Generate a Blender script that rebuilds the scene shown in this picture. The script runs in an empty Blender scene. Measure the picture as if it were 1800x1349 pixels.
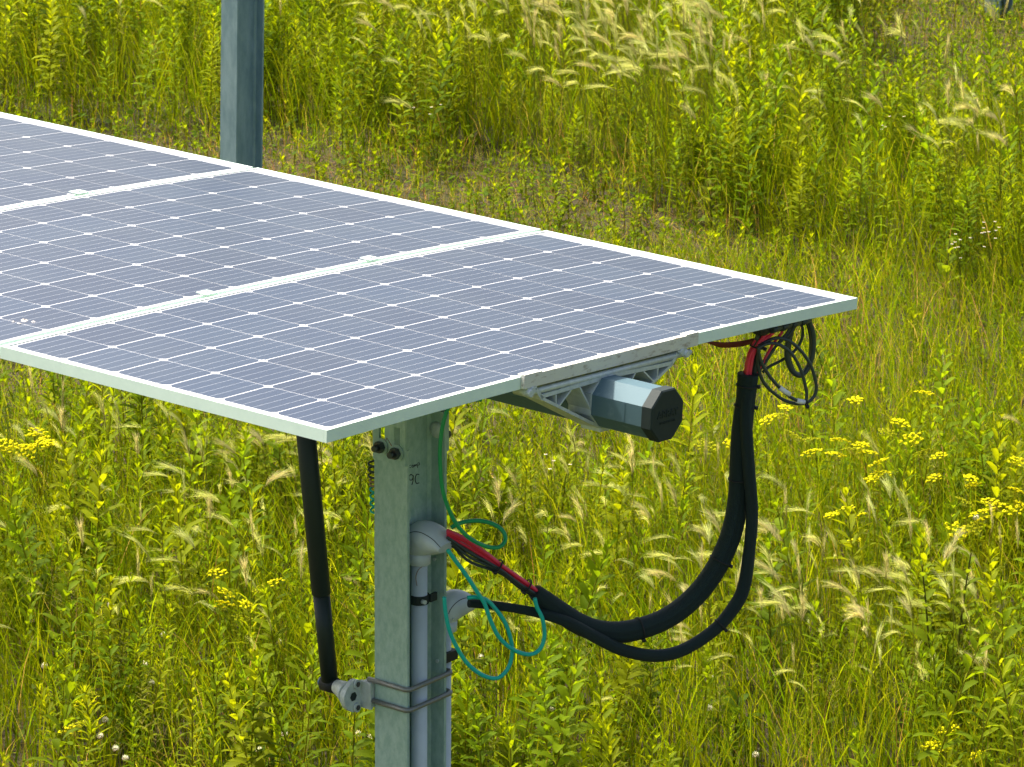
import bpy, math, random
import numpy as np
from mathutils import Vector, Matrix

# ------------------------------------------------------------------ camera, light
scene = bpy.context.scene
random.seed(7); rng = np.random.default_rng(11)
CAM_H = 5.4
FPX = 8401.14                       # focal length in pixels of the 1800 px wide photograph
M = np.array([[0.99998, 0.00654, 0.0], [0.00192, -0.29406, 0.95579], [0.00625, -0.95577, -0.29406]])
cam_d = bpy.data.cameras.new('camera'); cam = bpy.data.objects.new('camera', cam_d)
scene.collection.objects.link(cam); scene.camera = cam
cam_d.sensor_width = 36.0; cam_d.lens = 36.0 * FPX / 1800.0
cam_d.dof.use_dof = True; cam_d.dof.focus_distance = 11.5; cam_d.dof.aperture_fstop = 32
cam_d.clip_start = 0.5; cam_d.clip_end = 2000
cw = Matrix([[M[r][0], -M[r][1], -M[r][2]] for r in range(3)]).to_4x4()
cw.translation = Vector((0, 0, CAM_H)); cam.matrix_world = cw
scene.render.resolution_x = 1024; scene.render.resolution_y = 767

SUN_AZ = Vector((-0.80, 0.60)).normalized(); SUN_EL = math.radians(54)
world = bpy.data.worlds.new('World'); scene.world = world; world.use_nodes = True
wn = world.node_tree; bg = wn.nodes['Background']
sky = wn.nodes.new('ShaderNodeTexSky'); sky.sky_type = 'NISHITA'; sky.sun_disc = False
sky.sun_elevation = SUN_EL; sky.sun_rotation = math.atan2(SUN_AZ.x, SUN_AZ.y) % (2 * math.pi)
sky.air_density = 0.8; sky.dust_density = 8.0; sky.ozone_density = 0.4; sky.altitude = 200
wn.links.new(sky.outputs[0], bg.inputs[0]); bg.inputs[1].default_value = 0.15
sd = bpy.data.lights.new('sun', 'SUN'); sd.energy = 3.7; sd.angle = math.radians(3.0); sd.color = (1.0, 0.95, 0.86)
so = bpy.data.objects.new('sun', sd); scene.collection.objects.link(so)
sv = Vector((SUN_AZ.x * math.cos(SUN_EL), SUN_AZ.y * math.cos(SUN_EL), math.sin(SUN_EL)))
so.rotation_euler = sv.to_track_quat('Z', 'Y').to_euler(); so.location = sv * 60
scene.view_settings.view_transform = 'Standard'; scene.view_settings.look = 'None'
scene.view_settings.exposure = 1.02; scene.view_settings.gamma = 1.0
scene.render.engine = 'CYCLES'
scene.cycles.max_bounces = 6; scene.cycles.transparent_max_bounces = 4

# ------------------------------------------------------------------ frames of reference
RP = np.array([[-0.77898239, 0.62496183, -0.05107988], [-0.18904543, -0.1564008, 0.96943314], [0.59786977, 0.76482776, 0.23997965]])
TP = np.array([-389.89777, 80.73352, 10187.14124])
BOW = 11.86
def C(a, b, c):
    """point of the panel table: a along the tube, b across it, c below the glass (mm) -> world metres"""
    w = M @ (RP @ np.array([a, b, c], float) + TP)
    return np.array([w[0], w[1], w[2] + CAM_H * 1000]) / 1000
def bow(b): return BOW * ((b - 951) / 951) ** 2
WD = M @ RP[:, 0]; LD = M @ RP[:, 1]; ND = M @ RP[:, 2]
WH = np.array([-0.7802, 0.62553, 0]); LH = np.array([0.62553, 0.7802, 0])
TUBE0 = C(560, 948, 105)
def S(a, b, z, o=None):
    """point of a post: a along the row, b across it (mm), z height (mm) -> world metres"""
    o = TUBE0 if o is None else o
    return np.array([o[0], o[1], 0]) + (WH * a + LH * b) / 1000 + np.array([0, 0, z / 1000])
def ray(x, y): return M @ np.array([(x - 900) / FPX, (y - 674.5) / FPX, 1])
def at(x, y, P0, n):
    """where a line of sight meets the plane through P0 with normal n"""
    o = np.array([0, 0, CAM_H]); d = ray(x, y)
    return o + d * (np.dot(np.array(P0) - o, n) / np.dot(d, n))
def ground_at(x, y, z=0.0): return at(x, y, (0, 0, z), (0, 0, 1))
def pixel(X, Y, Z=0.0):
    q = np.stack([X, Y, np.zeros_like(X) + Z - CAM_H], -1) @ M
    return 900 + FPX * q[..., 0] / q[..., 2], 674.5 + FPX * q[..., 1] / q[..., 2]

# ------------------------------------------------------------------ materials
def mat(name, col, rough=0.5, metal=0.0, spec=0.5, coat=0.0, noise=None, bump=0.0, bscale=60.0):
    m = bpy.data.materials.new(name); m.use_nodes = True
    nt = m.node_tree; b = nt.nodes['Principled BSDF']
    b.inputs['Base Color'].default_value = (*col, 1); b.inputs['Roughness'].default_value = rough
    b.inputs['Metallic'].default_value = metal; b.inputs['Specular IOR Level'].default_value = spec
    b.inputs['Coat Weight'].default_value = coat; b.inputs['Coat Roughness'].default_value = 0.06
    tc = nt.nodes.new('ShaderNodeTexCoord')
    if noise:
        col2, sc, lo, hi = noise[:4]
        n = nt.nodes.new('ShaderNodeTexNoise'); n.inputs['Scale'].default_value = sc
        n.inputs['Detail'].default_value = 8; n.inputs['Roughness'].default_value = 0.65
        mp = nt.nodes.new('ShaderNodeMapping')
        if len(noise) > 4: mp.inputs['Scale'].default_value = noise[4]
        nt.links.new(tc.outputs['Object'], mp.inputs[0]); nt.links.new(mp.outputs[0], n.inputs['Vector'])
        r = nt.nodes.new('ShaderNodeMapRange'); r.inputs[1].default_value = lo; r.inputs[2].default_value = hi
        nt.links.new(n.outputs[0], r.inputs[0])
        mx = nt.nodes.new('ShaderNodeMix'); mx.data_type = 'RGBA'
        mx.inputs[6].default_value = (*col, 1); mx.inputs[7].default_value = (*col2, 1)
        nt.links.new(r.outputs[0], mx.inputs[0]); nt.links.new(mx.outputs[2], b.inputs['Base Color'])
    if bump:
        n2 = nt.nodes.new('ShaderNodeTexNoise'); n2.inputs['Scale'].default_value = bscale; n2.inputs['Detail'].default_value = 6
        nt.links.new(tc.outputs['Object'], n2.inputs['Vector'])
        bp = nt.nodes.new('ShaderNodeBump'); bp.inputs['Strength'].default_value = bump; bp.inputs['Distance'].default_value = 0.002
        nt.links.new(n2.outputs[0], bp.inputs['Height']); nt.links.new(bp.outputs[0], b.inputs['Normal'])
    return m

galv = mat('galvanised_steel', (0.26, 0.40, 0.34), 0.5, 0.1, 0.5, noise=((0.38, 0.52, 0.46), 70, 0.35, 0.65, (1, 1, 0.5)), bump=0.35, bscale=300)
galv_blue = mat('weathered_blue_steel', (0.20, 0.31, 0.35), 0.5, 0.3, 0.5, noise=((0.30, 0.42, 0.46), 22, 0.38, 0.62, (1, 1, 0.35)), bump=0.35, bscale=300)
tube_m = mat('galvanised_tube', (0.085, 0.15, 0.175), 0.6, 0.1, 0.25, noise=((0.17, 0.25, 0.27), 14, 0.55, 0.75), bump=0.1, bscale=200)
anod = mat('anodised_aluminium', (0.72, 0.86, 0.76), 0.45, 0.0, 0.4, noise=((0.64, 0.78, 0.69), 20, 0.3, 0.7))  # green cast of light off the grass is mixed into the base colour
cast = mat('cast_aluminium', (0.56, 0.62, 0.59), 0.5, 0.15, 0.5, noise=((0.44, 0.50, 0.47), 60, 0.35, 0.65), bump=0.35, bscale=250)
rail_m = mat('stained_aluminium_rail', (0.62, 0.62, 0.55), 0.6, 0.1, 0.4, noise=((0.28, 0.22, 0.15), 30, 0.54, 0.72, (1, 1, 3)), bump=0.2)
black = mat('black_paint', (0.006, 0.017, 0.016), 0.5, 0.0, 0.4, bump=0.2, bscale=90)
rubber = mat('black_plastic', (0.016, 0.019, 0.020), 0.6, 0.0, 0.35)
cap_m = mat('dark_cap_plastic', (0.011, 0.022, 0.020), 0.7, 0.0, 0.4, bump=0.2, bscale=120)
pvc = mat('grey_pvc', (0.52, 0.59, 0.63), 0.42, 0.0, 0.5, noise=((0.44, 0.50, 0.54), 12, 0.45, 0.75))
steel_rod = mat('dull_steel_rod', (0.20, 0.22, 0.21), 0.45, 0.5, 0.5, noise=((0.27, 0.26, 0.23), 80, 0.4, 0.7))
bolt_m = mat('blackened_bolt', (0.05, 0.065, 0.075), 0.4, 0.6, 0.5, noise=((0.14, 0.10, 0.08), 60, 0.5, 0.7))
red_w = mat('red_cable_sheath', (0.78, 0.028, 0.075), 0.4)
dred_w = mat('dark_red_cable_sheath', (0.16, 0.02, 0.02), 0.5)
green_w = mat('green_cable_sheath', (0.0, 0.30, 0.10), 0.35)
teal_w = mat('teal_cable_sheath', (0.0, 0.46, 0.37), 0.35)
black_w = mat('black_cable_sheath', (0.030, 0.046, 0.048), 0.38)
white_w = mat('white_label_tape', (0.75, 0.76, 0.76), 0.5)
blue_m = mat('blue_plastic', (0.02, 0.12, 0.28), 0.4)
ink = mat('black_marker_ink', (0.01, 0.012, 0.012), 0.7)
red_ink = mat('red_marker_ink', (0.35, 0.09, 0.07), 0.7)
rust_ink = mat('rust_run', (0.30, 0.22, 0.16), 0.8)
copper = mat('bare_copper_strand', (0.35, 0.24, 0.15), 0.35, 0.7)
back_m = mat('white_backsheet', (0.72, 0.74, 0.75), 0.35, 0, 0.5, coat=1.0)
gasket_m = mat('grey_rubber_gasket', (0.11, 0.12, 0.12), 0.7)
poop = mat('dried_dropping', (0.6, 0.58, 0.54), 0.8, noise=((0.10, 0.07, 0.05), 120, 0.45, 0.6))

def braid_mat():
    m = mat('braided_sleeve', (0.007, 0.024, 0.024), 0.75, 0, 0.45)
    nt = m.node_tree; b = nt.nodes['Principled BSDF']
    uv = nt.nodes.new('ShaderNodeUVMap')
    outs = []
    for s in (1, -1):
        sx = nt.nodes.new('ShaderNodeVectorMath'); sx.operation = 'DOT_PRODUCT'; sx.inputs[1].default_value = (s * 1.0, 1.0, 0)
        nt.links.new(uv.outputs[0], sx.inputs[0])
        sn = nt.nodes.new('ShaderNodeMath'); sn.operation = 'SINE'
        mu = nt.nodes.new('ShaderNodeMath'); mu.operation = 'MULTIPLY'; mu.inputs[1].default_value = 2 * math.pi * 20
        nt.links.new(sx.outputs['Value'], mu.inputs[0]); nt.links.new(mu.outputs[0], sn.inputs[0]); outs.append(sn)
    ad = nt.nodes.new('ShaderNodeMath'); ad.operation = 'MAXIMUM'
    nt.links.new(outs[0].outputs[0], ad.inputs[0]); nt.links.new(outs[1].outputs[0], ad.inputs[1])
    bp = nt.nodes.new('ShaderNodeBump'); bp.inputs['Strength'].default_value = 0.7; bp.inputs['Distance'].default_value = 0.0015
    nt.links.new(ad.outputs[0], bp.inputs['Height']); nt.links.new(bp.outputs[0], b.inputs['Normal'])
    return m
sleeve = braid_mat()

def cell_mat():
    m = bpy.data.materials.new('silicon_cell'); m.use_nodes = True
    nt = m.node_tree; b = nt.nodes['Principled BSDF']
    tc = nt.nodes.new('ShaderNodeTexCoord'); sp = nt.nodes.new('ShaderNodeSeparateXYZ')
    nt.links.new(tc.outputs['Object'], sp.inputs[0])
    def math_(op, a, v=None, c=None):
        n = nt.nodes.new('ShaderNodeMath'); n.operation = op
        for i, q in enumerate((a, v)):
            if q is None: continue
            if isinstance(q, (int, float)): n.inputs[i].default_value = q
            else: nt.links.new(q, n.inputs[i])
        return n.outputs[0]
    f = math_('FRACT', math_('ADD', math_('MULTIPLY', sp.outputs[0], 1 / 0.03125), 10.0))
    d = math_('ABSOLUTE', math_('SUBTRACT', f, 0.5))
    bus = math_('LESS_THAN', d, 0.017)
    tone = nt.nodes.new('ShaderNodeTexNoise'); tone.inputs['Scale'].default_value = 260
    oi = nt.nodes.new('ShaderNodeObjectInfo')
    nt.links.new(tc.outputs['Object'], tone.inputs['Vector'])
    big = nt.nodes.new('ShaderNodeTexNoise'); big.inputs['Scale'].default_value = 5; big.inputs['Detail'].default_value = 6
    geo = nt.nodes.new('ShaderNodeNewGeometry'); nt.links.new(geo.outputs['Position'], big.inputs['Vector'])
    mx = nt.nodes.new('ShaderNodeMix'); mx.data_type = 'RGBA'
    mx.inputs[6].default_value = (0.003, 0.017, 0.046, 1); mx.inputs[7].default_value = (0.007, 0.027, 0.062, 1)
    nt.links.new(oi.outputs['Random'], mx.inputs[0])
    dust = nt.nodes.new('ShaderNodeMix'); dust.data_type = 'RGBA'; dust.inputs[7].default_value = (0.055, 0.075, 0.085, 1)
    rr = nt.nodes.new('ShaderNodeMapRange'); rr.inputs[1].default_value = 0.35; rr.inputs[2].default_value = 0.9; rr.inputs[4].default_value = 0.3
    nt.links.new(big.outputs[0], rr.inputs[0]); nt.links.new(rr.outputs[0], dust.inputs[0]); nt.links.new(mx.outputs[2], dust.inputs[6])
    fb = nt.nodes.new('ShaderNodeMix'); fb.data_type = 'RGBA'; fb.inputs[7].default_value = (0.36, 0.39, 0.42, 1)
    nt.links.new(bus, fb.inputs[0]); nt.links.new(dust.outputs[2], fb.inputs[6])
    nt.links.new(fb.outputs[2], b.inputs['Base Color'])
    b.inputs['Roughness'].default_value = 0.45; b.inputs['Coat Weight'].default_value = 1.0; b.inputs['Coat Roughness'].default_value = 0.3
    b.inputs['Coat IOR'].default_value = 1.27
    b.inputs['Specular IOR Level'].default_value = 0.2
    return m
cell_m = cell_mat()

def foliage_mat(name, trans=0.5, rough=0.5, var=0.12):
    m = bpy.data.materials.new(name); m.use_nodes = True
    nt = m.node_tree; b = nt.nodes['Principled BSDF']; out = nt.nodes['Material Output']
    at_ = nt.nodes.new('ShaderNodeAttribute'); at_.attribute_name = 'col'
    oi = nt.nodes.new('ShaderNodeObjectInfo')
    mr = nt.nodes.new('ShaderNodeMapRange'); mr.inputs[3].default_value = 1 - var; mr.inputs[4].default_value = 1 + var
    nt.links.new(oi.outputs['Random'], mr.inputs[0])
    hs = nt.nodes.new('ShaderNodeHueSaturation'); nt.links.new(mr.outputs[0], hs.inputs['Value']); nt.links.new(at_.outputs['Color'], hs.inputs['Color'])
    nt.links.new(hs.outputs[0], b.inputs['Base Color']); b.inputs['Roughness'].default_value = rough
    b.inputs['Specular IOR Level'].default_value = 0.07
    tr = nt.nodes.new('ShaderNodeBsdfTranslucent')
    sc = nt.nodes.new('ShaderNodeMix'); sc.data_type = 'RGBA'; sc.blend_type = 'MULTIPLY'; sc.inputs[0].default_value = 1
    sc.inputs[7].default_value = (1.5, 1.35, 0.9, 1); nt.links.new(hs.outputs[0], sc.inputs[6]); nt.links.new(sc.outputs[2], tr.inputs[0])
    mx = nt.nodes.new('ShaderNodeMixShader'); mx.inputs[0].default_value = trans
    nt.links.new(b.outputs[0], mx.inputs[1]); nt.links.new(tr.outputs[0], mx.inputs[2]); nt.links.new(mx.outputs[0], out.inputs['Surface'])
    return m
fol = foliage_mat('green_foliage', 0.58, 0.6)
fluff = foliage_mat('feathery_awns', 0.5, 0.6)
petal = foliage_mat('flower_petals', 0.35, 0.6, 0.05)

# ------------------------------------------------------------------ mesh helpers
def link(o): scene.collection.objects.link(o); return o
def tag(o, label=None, cat=None, group=None, kind=None):
    if label: o['label'] = label
    if cat: o['category'] = cat
    if group: o['group'] = group
    if kind: o['kind'] = kind
    return o
def thing(name, loc, label, cat, group=None):
    o = bpy.data.objects.new(name, None); o.empty_display_size = 0.05; o.location = Vector([float(v) for v in loc])
    link(o); return tag(o, label, cat, group)

class MB:
    def __init__(s): s.v = []; s.f = []; s.uv = {}; s.sm = []
    def add(s, vs, fs, smooth=False):
        n = len(s.v); s.v += [tuple(float(c) for c in p) for p in vs]
        s.f += [tuple(i + n for i in f) for f in fs]; s.sm += [smooth] * len(fs)
    def box8(s, p):   # p: 8 corners, 0-3 bottom loop, 4-7 top loop
        s.add(p, [(3, 2, 1, 0), (4, 5, 6, 7), (0, 1, 5, 4), (1, 2, 6, 5), (2, 3, 7, 6), (3, 0, 4, 7)])
    def prism(s, loopA, loopB, smooth=False):
        n = len(loopA)
        s.add(list(loopA) + list(loopB), [tuple(range(n))[::-1], tuple(range(n, 2 * n))], False)
        s.add(list(loopA) + list(loopB), [(i, (i + 1) % n, n + (i + 1) % n, n + i) for i in range(n)], smooth)
    def tube(s, pts, r, seg=10, smooth=True, caps=True, closed=False, uvr=None, squash=None):
        pts = [Vector([float(c) for c in p]) for p in pts]; n = len(pts)
        rs = [r] * n if isinstance(r, (int, float)) else list(r)
        t0 = (pts[1] - pts[0]).normalized()
        up = Vector((0, 0, 1)) if abs(t0.z) < 0.9 else Vector((1, 0, 0))
        a = t0.cross(up).normalized(); base = len(s.v); fb = len(s.f); length = 0
        for i in range(n):
            if closed: t = (pts[(i + 1) % n] - pts[i - 1]).normalized()
            else: t = (pts[min(i + 1, n - 1)] - pts[max(i - 1, 0)]).normalized()
            a = (a - t * a.dot(t)).normalized(); b = t.cross(a)
            if i: length += (pts[i] - pts[i - 1]).length
            for k in range(seg):
                an = 2 * math.pi * k / seg
                s.v.append(tuple(pts[i] + (a * math.cos(an) + b * math.sin(an)) * rs[i]))
                s.uv[len(s.v) - 1] = (k / seg, length * 12)
        m = n if closed else n - 1
        for i in range(m):
            for k in range(seg):
                k2 = (k + 1) % seg; i2 = (i + 1) % n
                s.f.append((base + i * seg + k, base + i * seg + k2, base + i2 * seg + k2, base + i2 * seg + k)); s.sm.append(smooth)
        if caps and not closed:
            s.f.append(tuple(base + k for k in range(seg))[::-1]); s.sm.append(False)
            s.f.append(tuple(base + (n - 1) * seg + k for k in range(seg))); s.sm.append(False)
    def build(s, name, m, parent=None, uv=False):
        off = Vector((0, 0, 0))
        if parent is not None:
            q = parent
            while q is not None: off += q.location; q = q.parent
        me = bpy.data.meshes.new(name)
        me.from_pydata([tuple(Vector(p) - off) for p in s.v], [], s.f)
        me.polygons.foreach_set('use_smooth', s.sm)
        if uv:
            l = me.uv_layers.new(name='UVMap')
            for lp in me.loops: l.data[lp.index].uv = s.uv.get(lp.vertex_index, (0, 0))
        me.materials.append(m); me.update()
        o = bpy.data.objects.new(name, me); o.parent = parent; link(o); return o

def solo(name, mb, m, label, cat, group=None, uv=False):
    """a thing that is one mesh, origin at its own base"""
    a = np.array(mb.v); c = a.mean(0); c[2] = a[:, 2].min()
    mb.v = [tuple(np.array(p) - c) for p in mb.v]
    o = mb.build(name, m, None, uv); o.location = Vector(c.tolist()); return tag(o, label, cat, group)

def spline(pts, n=8):
    P = [np.array(p, float) for p in pts]; P = [2 * P[0] - P[1]] + P + [2 * P[-1] - P[-2]]; out = []
    for i in range(1, len(P) - 2):
        for k in range(n):
            t = k / n; a, b, c, d = P[i - 1], P[i], P[i + 1], P[i + 2]
            out.append(0.5 * (2 * b + (c - a) * t + (2 * a - 5 * b + 4 * c - d) * t * t + (3 * b - a - 3 * c + d) * t ** 3))
    out.append(P[-2]); return out
def box(mb, fn, a0, a1, b0, b1, c0, c1):
    mb.box8([fn(a0, b0, c0), fn(a1, b0, c0), fn(a1, b1, c0), fn(a0, b1, c0), fn(a0, b0, c1), fn(a1, b0, c1), fn(a1, b1, c1), fn(a0, b1, c1)])
def extr(mb, poly, fn, w0, w1):          # poly of (b, c) extruded along a
    mb.prism([fn(w0, b, c) for b, c in poly], [fn(w1, b, c) for b, c in poly])
def bar2(mb, p, q, th, fn, w0, w1):      # flat web member between two (b, c) points
    p, q = np.array(p, float), np.array(q, float); d = (q - p) / np.linalg.norm(q - p); n = np.array([-d[1], d[0]]) * th / 2
    extr(mb, [p + n, q + n, q - n, p - n], fn, w0, w1)
def hexnut(mb, c, axis, r, h, seg=6):
    c, axis = np.array(c, float), np.array(axis, float) / np.linalg.norm(axis)
    mb.tube([c, c + axis * h], r, seg, smooth=seg > 8)

# ------------------------------------------------------------------ ground
def ground():
    mb = MB()
    for (x0, x1, y0, y1, n) in ((-400, 400, -200, 600, 1),):
        mb.add([(x0, y0, 0), (x1, y0, 0), (x1, y1, 0), (x0, y1, 0)], [(0, 1, 2, 3)])
    m = bpy.data.materials.new('meadow_soil'); m.use_nodes = True; nt = m.node_tree; b = nt.nodes['Principled BSDF']
    tc = nt.nodes.new('ShaderNodeTexCoord')
    n1 = nt.nodes.new('ShaderNodeTexNoise'); n1.inputs['Scale'].default_value = 1.3; n1.inputs['Detail'].default_value = 8; n1.inputs['Roughness'].default_value = .7
    n2 = nt.nodes.new('ShaderNodeTexNoise'); n2.inputs['Scale'].default_value = 45; n2.inputs['Detail'].default_value = 8
    for n in (n1, n2): nt.links.new(tc.outputs['Object'], n.inputs['Vector'])
    cr = nt.nodes.new('ShaderNodeValToRGB'); e = cr.color_ramp.elements
    e[0].position = 0.3; e[0].color = (0.030, 0.026, 0.008, 1); e[1].position = 0.7; e[1].color = (0.085, 0.052, 0.02, 1)
    mid = e.new(0.5); mid.color = (0.05, 0.04, 0.010, 1)
    nt.links.new(n1.outputs[0], cr.inputs[0])
    mx = nt.nodes.new('ShaderNodeMix'); mx.data_type = 'RGBA'; mx.blend_type = 'OVERLAY'; mx.inputs[0].default_value = .9
    nt.links.new(cr.outputs[0], mx.inputs[6]); nt.links.new(n2.outputs[0], mx.inputs[7])
    # away from the worn strip the soil is closed by turf
    ge = nt.nodes.new('ShaderNodeVectorMath'); ge.operation = 'DISTANCE'; ge.inputs[1].default_value = (0, 18, 0); nt.links.new(tc.outputs['Object'], ge.inputs[0])
    gr = nt.nodes.new('ShaderNodeMapRange'); gr.inputs[1].default_value = 9; gr.inputs[2].default_value = 14; nt.links.new(ge.outputs['Value'], gr.inputs[0])
    tf = nt.nodes.new('ShaderNodeMix'); tf.data_type = 'RGBA'; tf.inputs[7].default_value = (0.10, 0.145, 0.012, 1)
    nt.links.new(gr.outputs[0], tf.inputs[0]); nt.links.new(mx.outputs[2], tf.inputs[6]); nt.links.new(tf.outputs[2], b.inputs['Base Color'])
    bp = nt.nodes.new('ShaderNodeBump'); bp.inputs['Strength'].default_value = 1; bp.inputs['Distance'].default_value = .03
    nt.links.new(n2.outputs[0], bp.inputs['Height']); nt.links.new(bp.outputs[0], b.inputs['Normal']); b.inputs['Roughness'].default_value = .95
    o = mb.build('ground', m); tag(o, 'brown soil of the meadow under the grass and weeds', kind='structure')
ground()

# ------------------------------------------------------------------ solar panels
CW = 156.6; CL = 158.5; W0, W1 = -16.0, 955.5; L0, L1 = -24.5, 1956.0
def make_cell_mesh():
    me = bpy.data.meshes.new('cell'); hw, hl, ch = 0.1524 / 2, 0.1560 / 2, 0.0105; t = 0.00012
    out = [(hw - ch, -hl), (hw, -hl + ch), (hw, hl - ch), (hw - ch, hl), (-hw + ch, hl), (-hw, hl - ch), (-hw, -hl + ch), (-hw + ch, -hl)]
    v = [(x, y, 0) for x, y in out] + [(x, y, t) for x, y in out]
    f = [tuple(range(8, 16))] + [(i, (i + 1) % 8, 8 + (i + 1) % 8, 8 + i) for i in range(8)]
    me.from_pydata(v, [], f); me.materials.append(cell_m); me.update(); return me
cell_me = make_cell_mesh()
def solar_panel(off, label, dz=0.0):
    root = thing('solar_panel', C(off + 470, 951, 20 + dz), label, 'solar panel', 'solar panels in a row on the tracker')
    O = root.location
    B = lambda a, b, c: C(off + a, b, c + bow(b) + dz)
    bs = [L0 + (L1 - L0) * i / 16 for i in range(17)]
    # long rails follow the slight bow; a raised lip runs round the glass
    def longrail(a0, a1, lip):
        mb = MB()
        prof = [(a0, 0), (a1, 0), (a1, 28), (a0, 28)] if not lip else None
        rows = []
        for b in bs: rows.append([B(a, b, c) for a, c in ((a0, 0), (a1, 0), (a1, 28), (a0, 28))])
        for i in range(16):
            n = len(mb.v)
            mb.add(rows[i] + rows[i + 1], [(j, (j + 1) % 4, 4 + (j + 1) % 4, 4 + j) for j in range(4)])
        mb.add(rows[0], [(0, 1, 2, 3)]); mb.add(rows[-1], [(3, 2, 1, 0)])
        return mb
    longrail(W0, W0 + 9, 0).build('frame_rail', anod, root)
    longrail(W1 - 9, W1, 0).build('frame_rail', anod, root)
    for (b0, b1) in ((L0, L0 + 10), (L1 - 10, L1)):
        mb = MB(); box(mb, B, W0 + 9.3, W1 - 9.3, b0, b1, 28, 0.15); mb.build('frame_rail', anod, root)
    mb = MB()
    rows = [[B(a, b, c) for a, c in ((W0 + 8, 1.6), (W1 - 8, 1.6), (W1 - 8, 6.5), (W0 + 8, 6.5))] for b in [min(max(q, L0 + 9), L1 - 9) for q in bs]]
    for i in range(16):
        mb.add(rows[i] + rows[i + 1], [(j, (j + 1) % 4, 4 + (j + 1) % 4, 4 + j) for j in range(4)])
    mb.build('backsheet', back_m, root)
    mb = MB()
    for a0, a1 in ((W0 + 9, W0 + 12), (W1 - 12, W1 - 9)):
        for i in range(16):
            q0, q1 = min(max(bs[i], L0 + 10), L1 - 10), min(max(bs[i + 1], L0 + 10), L1 - 10)
            mb.add([B(a0, q0, 1.2), B(a1, q0, 1.2), B(a1, q1, 1.2), B(a0, q1, 1.2), B(a0, q0, 1.7), B(a1, q0, 1.7), B(a1, q1, 1.7), B(a0, q1, 1.7)], [(3, 2, 1, 0), (0, 3, 7, 4), (1, 5, 6, 2)])
    for b0, b1 in ((L0 + 10, L0 + 12.5), (L1 - 12.5, L1 - 10)): box(mb, B, W0 + 11.5, W1 - 11.5, b0, b1, 1.7, 1.2)
    mb.build('gasket', gasket_m, root)
    mb = MB(); box(mb, B, 410, 530, 1740, 1840, 6.6, 24); mb.build('junction_box', rubber, root)
    X = -Vector(WD.tolist()).normalized()
    first = None
    for j in range(12):
        bm_ = (j + 0.5) * CL
        sl = (bow(bm_ + 1) - bow(bm_ - 1)) / 2
        Yv = (Vector(LD.tolist()) + Vector(ND.tolist()) * sl).normalized()
        Zv = X.cross(Yv).normalized()
        if Zv.z < 0: Xx = -X; Zv = -Zv
        else: Xx = X
        Rm = Matrix([[Xx[i], Yv[i], Zv[i]] for i in range(3)]).to_4x4()
        for i in range(6):
            o = bpy.data.objects.new('cell', cell_me); o.parent = root
            mm = Rm.copy(); mm.translation = Vector(B((i + .5) * CW, bm_, 1.55).tolist()) - O
            o.matrix_local = mm; link(o)
    return root
solar_panel(0, 'nearest solar panel, right end of the row, with the stained rail on its edge')
solar_panel(989, 'middle solar panel of the row, between two white seams, with a dropping on it', -0.5)
solar_panel(1978, 'farthest solar panel, at the upper left with most of it outside the photo', 0.4)

# dropping on the middle panel
mb = MB(); DRW, DRL = 1082.0, 172.0
for k in range(9):
    a = rng.normal(0, 1, 2); c = C(DRW + a[0] * 11, DRL + a[1] * 12, 0.6 + bow(DRL))
    r = rng.uniform(3, 8) / 1000
    mb.add([c + (np.array([math.cos(q), math.sin(q), 0]) * r * rng.uniform(.7, 1.2)) for q in np.linspace(0, 2 * math.pi, 7)[:-1]] + [c + np.array([0, 0, r * .6])],
           [(i, (i + 1) % 6, 6) for i in range(6)], True)
solo('bird_dropping', mb, poop, 'small brown and white bird dropping on the middle panel near its left edge', 'dropping')

# ------------------------------------------------------------------ torque tube
OC = (948.0, 105.0)
def octa(w, ap, rot=22.5):
    r = ap / math.cos(math.radians(22.5))
    return [C(w, OC[0] + r * math.cos(math.radians(rot + 45 * k)), OC[1] + r * math.sin(math.radians(rot + 45 * k))) for k in range(8)]
tt = thing('torque_tube', C(-200, *OC), 'octagonal galvanised torque tube with a black end cap under the panels', 'tube')
mb = MB()
mb.prism(octa(-190, 57), octa(3000, 57)); mb.build('tube', tube_m, tt)
mb = MB(); mb.prism(octa(-196, 60), octa(-170, 60)); mb.prism(octa(-199, 57), octa(-196, 59.9)); cap = mb.build('end_cap', cap_m, tt)
mb = MB()
box(mb, C, -120, -112, OC[0] - 57.6, OC[0] - 57.0, OC[1] - 22, OC[1] + 22); mb.build('weld_seam', tube_m, tt)
def text_obj(s, size, origin, ux, uy, depth, m, name, parent):
    cu = bpy.data.curves.new('t', 'FONT'); cu.body = s; cu.size = size; cu.extrude = depth; cu.align_x = 'CENTER'; cu.align_y = 'CENTER'
    cu.resolution_u = 3
    to = bpy.data.objects.new('t', cu); link(to); bpy.context.view_layer.update()
    me = bpy.data.meshes.new_from_object(to.evaluated_get(bpy.context.evaluated_depsgraph_get()))
    bpy.data.objects.remove(to); bpy.data.curves.remove(cu)
    ux = Vector(ux.tolist()).normalized(); uy = Vector(uy.tolist()).normalized(); uz = ux.cross(uy)
    R_ = Matrix([[ux[i], uy[i], uz[i]] for i in range(3)]).to_4x4(); R_.translation = Vector(origin.tolist())
    off = Vector((0, 0, 0)); q = parent
    while q is not None: off += q.location; q = q.parent
    me.transform(Matrix.Translation(-off) @ R_); me.materials.clear(); me.materials.append(m); me.name = name
    o = bpy.data.objects.new(name, me); o.parent = parent; link(o); return o
text_obj('ARRAY', 0.025, C(-199, OC[0], OC[1] - 4), LD, -ND, 0.0016, cap_m, 'lettering', cap)
text_obj('TECHNOLOGIES', 0.0082, C(-199, OC[0], OC[1] + 15), LD, -ND, 0.001, cap_m, 'lettering', cap)

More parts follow.
